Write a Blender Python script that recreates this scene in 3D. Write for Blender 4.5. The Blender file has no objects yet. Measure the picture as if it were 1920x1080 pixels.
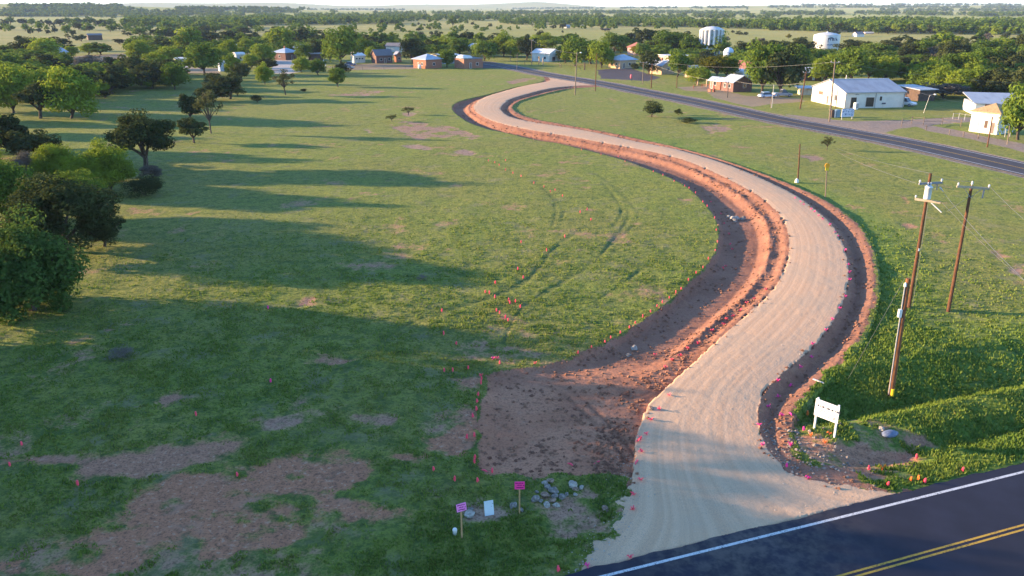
import bpy, bmesh, math, random
import numpy as np
from mathutils import Vector, Matrix

random.seed(7)
RNG = np.random.default_rng(7)
scn = bpy.context.scene
COL = scn.collection

# ------------------------------------------------------------------ view geometry
F, H = 1480.0, 22.0                       # focal length in photo pixels, drone height in metres
TH = math.atan(528 / F)                   # downward pitch
CT, ST = math.cos(TH), math.sin(TH)
def ray(px, py):
    u = (px - 960) / F; v = (540 - py) / F
    return u, CT + v * ST, -ST + v * CT
def terrain(x, y):
    """large scale terrain height"""
    x = np.asarray(x, float); y = np.asarray(y, float)
    D = np.hypot(x, y)
    z = 27 * np.exp(-(((x + 1560) / 560) ** 2 + ((y - 2500) / 420) ** 2))
    z = z + 9 * np.exp(-(((x + 900) / 700) ** 2 + ((y - 2900) / 600) ** 2))
    s = np.clip((D - 6500) / 2500, 0, 1); s = s * s * (3 - 2 * s)
    ang = np.arctan2(x, np.maximum(y, 1))
    left = 46 + 14 * np.sin(ang * 17 + 1.0) + 7 * np.sin(ang * 41)
    z = z + s * np.where(ang < 0.10, left, 30) * np.clip((0.13 - ang) / 0.1, 0, 1)
    s2 = np.clip((D - 2600) / 4200, 0, 1); s2 = s2 * s2 * (3 - 2 * s2)
    z = z + s2 * 30 * np.clip((ang - 0.0) / 0.3, 0, 1)
    return z
def terrain1(x, y):
    D = math.hypot(x, y); z = 27 * math.exp(-(((x + 1560) / 560) ** 2 + ((y - 2500) / 420) ** 2)) + 9 * math.exp(-(((x + 900) / 700) ** 2 + ((y - 2900) / 600) ** 2))
    c = lambda v: min(1.0, max(0.0, v)); s = c((D - 6500) / 2500); s = s * s * (3 - 2 * s); ang = math.atan2(x, max(y, 1))
    left = 46 + 14 * math.sin(ang * 17 + 1.0) + 7 * math.sin(ang * 41); z += s * (left if ang < .10 else 30) * min(1e9, max(0.0, min(1.0, (0.13 - ang) / 0.1)))
    s2 = c((D - 2600) / 4200); s2 = s2 * s2 * (3 - 2 * s2); return z + s2 * 30 * c(ang / .3)
def at(px, py, z=None):
    """pixel of the photograph -> point on the ground (x, y, z)"""
    dx, dy, dz = ray(px, py)
    zz = 0.0 if z is None else z
    t = (zz - H) / dz if dz < -1e-5 else 9000.0
    if z is None and math.hypot(dx * t, dy * t) > 1000:
        t = 900.0
        while t < 12000:
            if H + dz * t < terrain1(dx * t, dy * t): break
            t *= 1.03
        lo, hi = t / 1.03, t
        for _ in range(7):
            m_ = (lo + hi) / 2
            if H + dz * m_ < terrain1(dx * m_, dy * m_): hi = m_
            else: lo = m_
        t = hi; zz = H + dz * t
    return Vector((dx * t, dy * t, zz))
def ppm(p):
    """photo pixels per metre at world point p"""
    return F / (p[1] * CT - (p[2] - H) * ST)

# ------------------------------------------------------------------ noise
def _h(ix, iy, seed):
    n = (ix.astype(np.int64) * 374761393 + iy.astype(np.int64) * 668265263 + seed * 974634581) & 0xFFFFFFFF
    n = ((n ^ (n >> 13)) * 1274126177) & 0xFFFFFFFF
    n = (n ^ (n >> 16)) & 0xFFFFFFFF
    return n / 4294967295.0
def vn(x, y, s, seed=0):
    x = x / s + 1000.3; y = y / s + 1000.7
    ix = np.floor(x); iy = np.floor(y); fx = x - ix; fy = y - iy
    fx = fx * fx * fx * (fx * (fx * 6 - 15) + 10); fy = fy * fy * fy * (fy * (fy * 6 - 15) + 10)
    a = _h(ix, iy, seed); b = _h(ix + 1, iy, seed); c = _h(ix, iy + 1, seed); d = _h(ix + 1, iy + 1, seed)
    return (a + (b - a) * fx) * (1 - fy) + (c + (d - c) * fx) * fy - 0.5
def fbm(x, y, s, o=4, seed=0):
    r = 0; a = 1.0; t = 0
    for i in range(o):
        ca, sa = math.cos(i * 0.9 + .3), math.sin(i * 0.9 + .3)
        r = r + a * vn(x * ca - y * sa, x * sa + y * ca, s / 2.03 ** i, seed + i * 17); t += a; a *= 0.55
    return r / t * 1.6
def sm(a, b, x):
    t = np.clip((x - a) / (b - a), 0, 1); return t * t * (3 - 2 * t)

# ------------------------------------------------------------------ 2-D polylines
def W(pts): return [tuple(at(*p, z=0.0)[:2]) for p in pts]
def crm(pts, n=4):
    P = [np.array(p, float) for p in pts]; P = [2 * P[0] - P[1]] + P + [2 * P[-1] - P[-2]]
    out = []
    for i in range(1, len(P) - 2):
        p0, p1, p2, p3 = P[i - 1:i + 3]
        for k in range(n):
            t = k / n
            out.append(.5 * (2 * p1 + (p2 - p0) * t + (2 * p0 - 5 * p1 + 4 * p2 - p3) * t * t + (3 * p1 - p0 - 3 * p2 + p3) * t ** 3))
    out.append(P[-2]); return np.array(out)
def pdist(x, y, poly):
    d = np.full(x.shape, 1e18)
    for (ax, ay), (bx, by) in zip(poly[:-1], poly[1:]):
        ex, ey = bx - ax, by - ay; L = ex * ex + ey * ey + 1e-12
        t = np.clip(((x - ax) * ex + (y - ay) * ey) / L, 0, 1)
        np.minimum(d, (x - ax - t * ex) ** 2 + (y - ay - t * ey) ** 2, out=d)
    return np.sqrt(d)
def inside(x, y, poly):
    r = np.zeros(x.shape, bool); P = list(poly)
    for (ax, ay), (bx, by) in zip(P, P[1:] + P[:1]):
        if ay == by: continue
        r ^= ((ay > y) != (by > y)) & (x < (bx - ax) * (y - ay) / (by - ay) + ax)
    return r
def sdf(x, y, poly, margin=8.0):
    """signed distance, positive inside; clipped at -margin far away"""
    P = np.array(poly); out = np.full(x.shape, -float(margin))
    m = (x > P[:, 0].min() - margin) & (x < P[:, 0].max() + margin) & (y > P[:, 1].min() - margin) & (y < P[:, 1].max() + margin)
    if m.any():
        xx, yy = x[m], y[m]
        d = pdist(xx, yy, np.vstack([P, P[:1]])); out[m] = np.where(inside(xx, yy, P), d, -d)
    return np.maximum(out, -margin)

# gravel road edges, red dirt boundaries (photo pixels on the ground)
GL = crm(W([(1092,1078),(1108,1058),(1118,1030),(1140,1004),(1166,978),(1180,955),(1184,930),(1186,900),(1189,860),(1193,822),(1202,795),(1216,766),(1240,742),(1264,718),(1300,688),(1340,650),(1388,606),(1428,570),(1455,540),(1470,510),(1478,480),(1478,450),(1468,420),(1450,396),(1420,371),(1380,349),(1330,325),(1280,305),(1220,289),(1150,275),(1080,262),(1010,250),(960,240),(918,228),(894,215),(888,204),(896,193),(918,182),(952,172),(988,162),(1015,156),(1030,151),(1030,147),(1020,141)]))
GR = crm(W([(1700,921),(1690,925),(1600,914),(1530,904),(1490,890),(1460,870),(1436,840),(1423,805),(1420,775),(1430,745),(1455,718),(1490,688),(1530,650),(1560,610),(1578,575),(1588,540),(1588,500),(1580,465),(1560,430),(1530,400),(1490,370),(1430,340),(1370,316),(1310,296),(1250,280),(1190,268),(1120,253),(1060,242),(1000,232),(962,224),(945,216),(939,207),(945,198),(958,189),(985,180),(1020,171),(1060,164),(1092,160),(1120,160)]))
DLpx = [(905,700),(940,692),(1000,685),(1060,674),(1085,662),(1130,644),(1180,617),(1220,589),(1270,549),(1300,520),(1330,490),(1344,460),(1348,428),(1338,402),(1318,377),(1288,350),(1248,330),(1200,311),(1150,294),(1100,281),(1050,269),(1000,261),(955,250),(915,241),(880,229),(856,214),(848,203),(855,194),(880,186),(920,177),(960,166),(1000,157),(1018,152),(1022,147)]
DL = crm(W(DLpx))
PADpx = [(905,700),(898,745),(895,800),(893,850),(905,882),(960,890),(1020,893),(1080,898),(1140,896),(1190,905)]
PAD = crm(W(PADpx))
DR = crm(W([(1690,928),(1640,905),(1600,880),(1540,868),(1500,842),(1486,805),(1500,775),(1530,742),(1572,700),(1610,660),(1632,620),(1645,580),(1650,545),(1647,500),(1638,468),(1617,430),(1588,402),(1555,380),(1515,360),(1460,338),(1400,317),(1330,294),(1260,275),(1190,260),(1120,246),(1060,235),(1010,226),(978,216),(964,207),(966,198),(985,188),(1025,177),(1060,169),(1092,165),(1125,163)]))
POLL = np.vstack([GL[np.argmin(np.hypot(*(GL - np.array(W([(1187,905)])[0])).T)):], DL[::-1], PAD])
POLR = np.vstack([GR, DR[::-1]])
# near asphalt road
E0 = np.array(W([(1140,1080)])[0]); E1 = np.array(W([(1920,886)])[0])
RD = (E1 - E0) / np.linalg.norm(E1 - E0); RN = np.array([-RD[1], RD[0]])      # along, towards the field
GRAV = np.vstack([GL[:1] - RN * 1.4, GL, GR[::-1], GR[:1] - RN * 1.4])
def road_s(x, y): return (x - E0[0]) * RN[0] + (y - E0[1]) * RN[1]              # >0 on the field side of the white line
def road_t(x, y): return (x - E0[0]) * RD[0] + (y - E0[1]) * RD[1]
EDGE = 0.62
# far highway centre line
HW = crm(W([(2250,400),(2080,354),(1920,317),(1780,286),(1690,267),(1540,239.5),(1440,220.5),(1310,192.5),(1200,171),(1120,155.5),(1020,139),(960,126.5),(925,120.5),(900,116.5),(860,114),(800,113)]), 5)
HWW = 4.1
TRACKS = [[(1098,318),(1122,328),(1145,344),(1162,358),(1178,373),(1190,388),(1197,402),(1195,416),(1180,430),(1160,446),(1140,462),(1125,480),(1100,500),(1060,525),(1030,545),(990,566)],
 [(1130,342),(1150,364),(1163,384),(1166,396),(1160,410),(1148,424)],
 [(1180,393),(1178,408),(1168,425),(1158,440),(1143,456),(1128,476),(1090,505),(1035,537),(985,572),(960,605),(945,642)],
 [(1012,348),(1030,362),(1040,378),(1042,397),(1037,422)],[(1000,340),(1025,357),(1046,375),(1057,396),(1052,414)],
 [(1095,428),(1060,450),(1030,475),(1002,508),(985,528),(930,555),(870,575),(800,600),(735,640),(690,668),(640,700)],
 [(1070,440),(1035,470),(990,520),(905,562),(830,584),(760,612),(715,642),(650,678),(575,745),(520,790),(470,818)],
 [(1000,704),(1060,720),(1110,760),(1160,810),(1198,855)],[(982,706),(1042,724),(1092,767),(1142,818),(1175,860)],[(1110,690),(1150,720),(1190,745),(1230,735),(1270,705),(1330,650)],[(1128,700),(1165,727),(1200,737),(1240,715)],[(720,212),(690,225),(660,232)],[(1120,560),(1160,535),(1200,505)],[(1700,640),(1760,660),(1850,655),(1920,660)]]
TRW = [crm(W(t), 4) for t in TRACKS]
BARE = [  # (polygon, softness 0 hard .. 1 patchy, redness)
 ([(0,1085),(0,1052),(60,1030),(150,1003),(185,973),(250,930),(340,893),(440,868),(560,858),(680,848),(790,840),(826,812),(900,770),(898,840),(840,868),(760,882),(692,897),(645,925),(700,942),(748,958),(690,980),(610,992),(540,1006),(470,1030),(390,1050),(290,1064),(240,1085)], .80, 1),
 ([(136,905),(150,863),(250,850),(310,838),(370,826),(440,820),(470,812),(466,845),(420,862),(330,882),(250,895)], .45, .8),
 ([(0,875),(0,858),(70,852),(140,855),(140,868),(60,872)], .9, .85),
 ([(728,234),(758,227),(800,231),(850,238),(900,254),(886,262),(820,257),(785,263),(755,250)], .85, .30),
 ([(750,271),(782,269),(818,277),(800,282),(765,277)], .45, .1), ([(848,284),(870,279),(897,286),(893,292),(868,291)], .4, .1),
 ([(752,213),(768,209),(780,214),(770,219),(756,218)], .6, .1), ([(683,244),(690,242),(700,247),(692,250)], .4, .1),
 ([(1480,812),(1520,792),(1560,828),(1640,838),(1700,812),(1760,800),(1720,850),(1700,880),(1600,893),(1540,888),(1480,868),(1440,842)], .97, .7),
 ([(1560,838),(1600,836),(1660,855),(1640,885),(1570,885)], .9, .8),
 ([(870,972),(880,950),(930,938),(980,950),(985,965),(930,985)], .6, .3),
 ([(985,955),(990,925),(1020,905),(1080,900),(1150,915),(1180,940),(1165,985),(1120,1010),(1060,1000),(1020,985)], .95, .5),
 ([(1000,1085),(1030,1040),(1080,1015),(1130,990),(1120,1030),(1100,1085)], .95, .5),
 ([(1860,475),(1870,470),(1890,482),(1872,487)], .4, .5), ([(1690,420),(1705,418),(1718,427),(1700,431)], .4, .6), ([(1692,366),(1705,376),(1700,382)], .4, .8),
 ([(1500,292),(1530,289),(1550,297),(1520,303)], .6, .2), ([(1310,235),(1350,230),(1375,242),(1330,248)], .8, .2), ([(1890,505),(1925,495),(1925,520),(1900,518)], .7, .3),
 ([(545,562),(585,559),(590,569),(560,573)], .7, .6), ([(560,678),(610,664),(660,676),(620,690)], .85, .8), ([(850,710),(905,702),(905,730),(870,732)], .6, .9),
 ([(800,770),(900,760),(900,790),(830,800)], .9, .8), ([(660,780),(760,770),(740,800),(680,805)], .95, .6), ([(540,745),(600,735),(590,760),(545,765)], .7, .5),
 ([(210,610),(270,592),(262,608),(160,645),(110,648)], .95, .6), ([(300,750),(340,728),(350,745),(310,763)], .8, .7), ([(480,790),(560,770),(650,760),(600,790),(500,815)], .95, .5),
 ([(950,152),(1000,143),(1005,147),(960,158)], .8, .3), ([(610,178),(660,172),(720,170),(700,180)], .99, .3), ([(1690,190),(1692,190),(1692,191)], .9, .3),
]
PAVE = [  # driveways and bare yards (polygon, kind 0 pink gravel, 1 grey, 2 brown earth, 3 concrete)
 ([(1470,214),(1540,222),(1600,228),(1680,226),(1760,221),(1830,219),(1826,228),(1760,233),(1690,241),(1660,250),(1600,243),(1540,232)], 0),
 ([(1700,232),(1740,236),(1790,243),(1840,255),(1925,272),(1925,286),(1850,268),(1790,256),(1740,246)], 0),
 ([(1120,131),(1180,127),(1240,146),(1215,152),(1160,149),(1126,148)], 1),
 ([(1325,173),(1350,168),(1400,180),(1440,180),(1500,185),(1510,190),(1440,196),(1410,200),(1370,192),(1340,184)], 2),
 ([(1270,163),(1330,160),(1335,172),(1285,170)], 2),
 ([(130,106),(240,100),(250,112),(205,121),(135,114)], 2),
 ([(508,137),(514,112),(560,111),(566,134),(540,139)], 3),
 ([(325,122),(352,116),(360,122),(340,130)], 3), ([(340,138),(352,126),(412,128),(412,138)], 2), ([(610,125),(700,119),(790,122),(780,129),(640,132)], 2),
 ([(903,114),(960,121),(960,128),(903,128)], 1),
 ([(990,137),(1040,140),(1110,152),(1100,155),(1020,143)], 2),
]
MISSING = None
def lawn_tall(x, y):
    """lush tall grass between the right ditch and the poles and along the swale"""
    return None
def ground_fields(x, y):
    """height and masks of the ground at arrays x, y"""
    n = x.shape; D = np.hypot(x, y)
    z = terrain(x, y)
    near = D < 470
    A = {k: np.zeros(n) for k in ('gravel', 'dirt', 'bare', 'red', 'track', 'dry', 'lush', 'pave', 'pk', 'lat', 'pad')}
    A['gravel'] -= 8; A['dirt'] -= 8; A['bare'] -= 8; A['pave'] -= 8
    xs, ys = x[near], y[near]; Dn = D[near]
    zn = .22 * fbm(xs, ys, 26, 3, 3) * sm(25, 60, Dn)
    g = sdf(xs, ys, GRAV, 14); dl = sdf(xs, ys, POLL, 14); dr = sdf(xs, ys, POLR, 14)
    wob = .35 * fbm(xs, ys, 2.2, 3, 11); wob2 = .22 * fbm(xs, ys, .8, 3, 12)
    s = road_s(xs, ys) - EDGE
    hw = pdist(xs, ys, HW)
    # gravel spills ragged towards the near road
    tt0 = road_t(xs, ys)
    rag = np.where(s < 5, np.where(tt0 < 8, 1.1, .45) * fbm(xs, ys, .9, 3, 19), .12 * fbm(xs, ys, .5, 2, 19))
    g = g + rag
    lift = .36 * sm(1, 16, s) * sm(4.5, 22, hw)
    dip = sm(2, 13, s) * sm(6, 20, hw)
    box = (g > -13)
    dgl = pdist(xs[box], ys[box], GL); dgr = pdist(xs[box], ys[box], GR)
    dgL = np.full(xs.shape, 99.); dgR = dgL.copy(); dgL[box] = dgl; dgR[box] = dgr
    lat = dgL / (dgL + dgR + 1e-6)
    odl = np.full(xs.shape, 99.); b2 = dl > -13
    odl[b2] = np.minimum(pdist(xs[b2], ys[b2], DL), pdist(xs[b2], ys[b2], PAD))
    odr = np.full(xs.shape, 99.); b3 = dr > -13; odr[b3] = pdist(xs[b3], ys[b3], DR)
    dl_m = np.where(dl > -.25, np.where(dl > 0, odl, dl), dl); dr_m = np.where(dr > 0, odr, dr) - .30 + .35 * fbm(xs, ys, 1.3, 3, 13)
    nearG = (np.maximum(dl, dr) > -.3) & (g > -.3); 
    onG = g > 0; onL = (dl > 0) & ~onG; onR = (dr > 0) & ~onG
    padf = 1 - sm(43, 50, ys - .25 * (xs - 4))                   # the flat lot near the road
    # left ditch profile
    d1 = np.maximum(-g, 0)
    t = d1 / (d1 + odl + 1e-6)
    clod = fbm(xs, ys, .55, 3, 23)
    deep = -.52
    pr = np.interp(t, [0, .05, .13, .19, .26, .33, .42, .84, .93, 1], [1, .85, .12, .0, .10, -.45, -1, -1, -.75, 0])
    zl = np.where(pr > 0, pr * .36, -pr * deep) * dip
    ridge = np.exp(-((t - .25) / .055) ** 2)
    big = fbm(xs, ys, 1.5, 3, 27)
    ridge = ridge * (1 - .75 * sm(110, 200, Dn))
    zl = zl + (ridge * (.22 * np.abs(clod) + .16 * big) + (.035 + .05 * (t < .35)) * clod + .03 * big) * dip
    zp = -.16 * sm(0, 1.2, odl) + .05 * clod + .06 * fbm(xs, ys, 2.5, 3, 29)
    zl = zl * (1 - padf) + zp * padf
    zl = zl + sm(0, .5, odl) * 0
    d2 = d1 / (d1 + odr + 1e-6)
    pr2 = np.interp(d2, [0, .05, .30, .40, .52, .78, 1], [.34, .26, -.16, -.20, .02, .20, .18])
    zr = pr2 * dip + .07 * clod * (.4 + .6 * dip)
    zgv = lift + .05 * (1 - (2 * lat - 1) ** 2) + .012 * fbm(xs, ys, .4, 2, 31) + .008 * fbm(lat * 14, xs * .02, 1.0, 2, 33)
    zg = np.where(onG, zgv, np.where(onL, zl, np.where(onR, zr, 0.0)))
    # roadside swale right of the junction and left
    tt = road_t(xs, ys)
    sw = np.interp(s, [0, 1.2, 3.2, 4.6, 6.2, 7.6, 9.5, 12, 16], [0, -.10, -.60, -.10, .06, -.72, -.28, .20, 0])
    swr = sm(13.5, 18, tt) * sm(-2, 0, -g - .5); 
    swl = np.interp(s, [0, 1, 2.6, 4.5, 8], [0, -.05, -.3, -.08, 0]) * (1 - sm(2, 5.5, tt))
    # grass relief
    grassy = ~(onG | onL | onR)
    fadeR = 1 - sm(70, 200, Dn)
    lush = sm(7, 0, np.where(dr < 0, odr, 7)) * sm(-1, 2, xs - 18) + .9 * sm(15, 20, xs) * (1 - sm(11, 17, s)) * sm(12, 18, tt)
    lush = np.clip(lush + .35 * (1 - sm(34, 44, ys)) * (1 - sm(2, 9, s)), 0, 1)
    am = .5 + .5 * lush
    rel = am * (.095 * fbm(xs * .8, ys * 1.2, 1.5, 2, 41) + .085 * fbm(xs, ys, .62, 2, 43) * (1 - sm(60, 110, Dn)) + .12 * fbm(xs, ys, 3.4, 2, 47)) + .05 * fbm(xs, ys * 1.0, 7, 2, 49)
    rel = rel * (.55 + .45 * fadeR) + .06 * sm(0, .8, rel)
    zg = zg + np.where(grassy, rel * sm(0, 1.5, s) * sm(4, 7, hw) + sw * swr + swl * sm(.2, 1.2, -g), 0)
    # masks
    bare = np.full(xs.shape, -8.0); red = np.zeros(xs.shape); hard = np.zeros(xs.shape)
    for poly, soft, rd in BARE:
        q = sdf(xs, ys, W(poly), 6)
        sc = np.maximum(1.0, np.sqrt(max(1e-3, abs(np.max(q)))))
        q = np.minimum(q, 1.25 - .85 * soft) + soft * (1.4 if abs(np.max(q)) < 1.2 else 2.3) * (fbm(xs, ys, 2.6, 4, 53) * .8 + .6 * fbm(xs * .6, ys * 1.3, 1.1, 3, 55)) - soft * .25 + .35 * fbm(xs, ys, 6, 2, 54)
        m = q > bare; bare = np.where(m, q, bare); red = np.where(m, rd, red)
    # scattered small worn spots in the field
    spots = fbm(xs, ys, 5.0, 3, 61) - .46 + .10 * (1 - sm(35, 60, ys)) * (xs < 5)
    m = (spots * 2.5 > bare) & grassy & (xs < 60); bare = np.where(m, np.minimum(spots * 2.5, .04), bare); red = np.where(m, .55, red)
    tr = np.zeros(xs.shape)
    for i, p in enumerate(TRW):
        mm = (xs > p[:, 0].min() - 2) & (xs < p[:, 0].max() + 2) & (ys > p[:, 1].min() - 2) & (ys < p[:, 1].max() + 2)
        if mm.any():
            w = .12 + .0013 * Dn[mm]
            tr[mm] = np.maximum(tr[mm], np.exp(-(pdist(xs[mm], ys[mm], p) / w) ** 2) * (.65 + .9 * vn(xs[mm], ys[mm], 2.5, 71)))
    zg = zg - .065 * tr * (grassy | onL)
    zg = zg - .05 * sm(-.3, .4, bare) * grassy
    # swing the ground under the asphalt strips
    zg = np.where(s < 0, np.minimum(zg, -.06 - 0 * zg), zg)
    zn = np.where(s < 0, 0, zn * sm(0, 6, s))
    zg = np.where(hw < HWW + .35, -.10, zg); zn = zn * sm(3, 10, hw) 
    pv = np.full(xs.shape, -8.0); pk = np.zeros(xs.shape)
    for poly, k in PAVE:
        q = sdf(xs, ys, W(poly), 6) + .8 * fbm(xs, ys, 4, 3, 81) * (k < 3); m = q > pv; pv = np.where(m, q, pv); pk = np.where(m, k, pk)
    q = HWW + 1.3 - hw + .5 * fbm(xs, ys, 3, 2, 83); m = q > pv; pv = np.where(m, q, pv); pk = np.where(m, 0, pk)
    zz = z[near] + zg + zn; z[near] = zz
    A['gravel'][near] = g; A['dirt'][near] = np.maximum(np.maximum(dl_m, dr_m), np.where(nearG, .5, -9)) + wob * (.5 + 2.6 * padf) + wob2 * .6
    A['bare'][near] = np.where(grassy, bare, -8); A['red'][near] = red; A['track'][near] = tr
    A['pad'][near] = padf * sm(-1, .5, dl); A['lush'][near] = lush; A['pave'][near] = pv; A['pk'][near] = pk; A['lat'][near] = lat
    # dry pasture farther out
    ang = np.arctan2(x, np.maximum(y, 1))
    fld = fbm(x, y * .55, 260, 3, 91)
    dry = sm(330, 520, D + 60 * fbm(x, y, 90, 2, 93)) * np.clip(.62 + 1.1 * fld - .25 * sm(900, 1500, D) + .15 * np.exp(-((ang) / .2) ** 2), .05, 1.0)
    A['dry'] = np.clip(np.maximum(dry, .22 * fbm(x, y, 14, 3, 95) * (D < 400)), 0, 1)
    return z, A

# ------------------------------------------------------------------ object helpers
def tag(o, label=None, cat=None, group=None, kind=None):
    if label: o['label'] = label
    if cat: o['category'] = cat
    if group: o['group'] = group
    if kind: o['kind'] = kind
    return o
def empty(name, loc=(0, 0, 0), rz=0.0, label=None, cat=None, group=None):
    o = bpy.data.objects.new(name, None); COL.objects.link(o); o.empty_display_size = .3
    o.location = loc; o.rotation_euler = (0, 0, rz); return tag(o, label, cat, group)
def npmesh(name, v, faces, mat=None, smooth=False, attrs=None):
    """v (N,3); faces (M,k) int array of equal sized faces"""
    me = bpy.data.meshes.new(name); v = np.asarray(v, np.float32); f = np.asarray(faces, np.int32)
    me.vertices.add(len(v)); me.vertices.foreach_set('co', v.ravel())
    k = f.shape[1]; me.loops.add(f.size); me.loops.foreach_set('vertex_index', f.ravel())
    me.polygons.add(len(f)); me.polygons.foreach_set('loop_start', np.arange(0, f.size, k, dtype=np.int32))
    me.polygons.foreach_set('loop_total', np.full(len(f), k, np.int32))
    me.polygons.foreach_set('use_smooth', np.full(len(f), smooth, bool))
    for nm, a in (attrs or {}).items():
        at_ = me.attributes.new(nm, 'FLOAT', 'POINT'); at_.data.foreach_set('value', np.asarray(a, np.float32))
    me.update(); me.validate()
    if mat: me.materials.append(mat)
    return me
def link(name, me, parent=None, loc=None):
    o = bpy.data.objects.new(name, me); COL.objects.link(o)
    if parent: o.parent = parent
    if loc is not None: o.location = loc
    return o
class MB:
    """collects shapes, then builds ONE mesh object"""
    def __init__(s): s.v = []; s.f = []
    def add(s, v, f):
        b = len(s.v); s.v += [tuple(p) for p in v]; s.f += [tuple(b + i for i in q) for q in f]
    def box(s, c, d, rz=0.0, ry=0.0, rx=0.0):
        M = Matrix.Translation(c) @ Matrix.Rotation(rz, 4, 'Z') @ Matrix.Rotation(ry, 4, 'Y') @ Matrix.Rotation(rx, 4, 'X')
        v = [M @ Vector((sx * d[0] / 2, sy * d[1] / 2, sz * d[2] / 2)) for sz in (-1, 1) for sy in (-1, 1) for sx in (-1, 1)]
        s.add(v, [(0, 2, 3, 1), (4, 5, 7, 6), (0, 1, 5, 4), (2, 6, 7, 3), (0, 4, 6, 2), (1, 3, 7, 5)])
    def tube(s, pts, rad, n=8, cap=True):
        pts = [Vector(p) for p in pts]; rad = rad if hasattr(rad, '__len__') else [rad] * len(pts)
        vs = []; fs = []
        for i, p in enumerate(pts):
            t = (pts[min(i + 1, len(pts) - 1)] - pts[max(i - 1, 0)]).normalized()
            a = t.orthogonal().normalized() if i == 0 else (a - t * a.dot(t)).normalized()
            b = t.cross(a)
            for k in range(n):
                w = 2 * math.pi * k / n; vs.append(p + (a * math.cos(w) + b * math.sin(w)) * rad[i])
        for i in range(len(pts) - 1):
            for k in range(n): fs.append((i * n + k, i * n + (k + 1) % n, (i + 1) * n + (k + 1) % n, (i + 1) * n + k))
        if cap: fs.append(tuple(range(n - 1, -1, -1))); fs.append(tuple((len(pts) - 1) * n + k for k in range(n)))
        s.add(vs, fs)
    def lathe(s, prof, c=(0, 0, 0), n=24, flat=False):
        vs = []; fs = []
        for r, z in prof:
            for k in range(n):
                w = 2 * math.pi * k / n; vs.append((c[0] + r * math.cos(w), c[1] + r * math.sin(w), c[2] + z))
        for i in range(len(prof) - 1):
            for k in range(n): fs.append((i * n + k, i * n + (k + 1) % n, (i + 1) * n + (k + 1) % n, (i + 1) * n + k))
        fs.append(tuple(range(n - 1, -1, -1))); fs.append(tuple((len(prof) - 1) * n + k for k in range(n)))
        s.add(vs, fs)
    def prism(s, poly, z0, z1):
        n = len(poly); s.add([(x, y, z0) for x, y in poly] + [(x, y, z1) for x, y in poly],
            [tuple(range(n - 1, -1, -1)), tuple(range(n, 2 * n))] + [(i, (i + 1) % n, n + (i + 1) % n, n + i) for i in range(n)])
    def build(s, name, mat, parent=None, smooth=False, bevel=0):
        me = bpy.data.meshes.new(name); me.from_pydata(s.v, [], s.f); me.update()
        if bevel:
            bm = bmesh.new(); bm.from_mesh(me); bmesh.ops.bevel(bm, geom=bm.edges[:], offset=bevel, segments=2, affect='EDGES'); bm.to_mesh(me); bm.free()
        if smooth: me.polygons.foreach_set('use_smooth', np.ones(len(me.polygons), bool))
        if mat: me.materials.append(mat)
        return link(name, me, parent)
def children(o, memo={}): return list(o.children)
def copy_tree(o, parent=None):
    c = o.copy(); COL.objects.link(c)
    if parent: c.parent = parent
    for ch in list(o.children): copy_tree(ch, c)
    return c
ORD = ['first','second','third','fourth','fifth','sixth','seventh','eighth','ninth','tenth','eleventh','twelfth','thirteenth','fourteenth','fifteenth','sixteenth','seventeenth','eighteenth','nineteenth','twentieth']
ORD += ['twenty-' + w for w in ORD[:9]] + ['thirtieth'] + ['thirty-' + w for w in ORD[:9]] + ['fortieth'] + ['forty-' + w for w in ORD[:9]]

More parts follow.
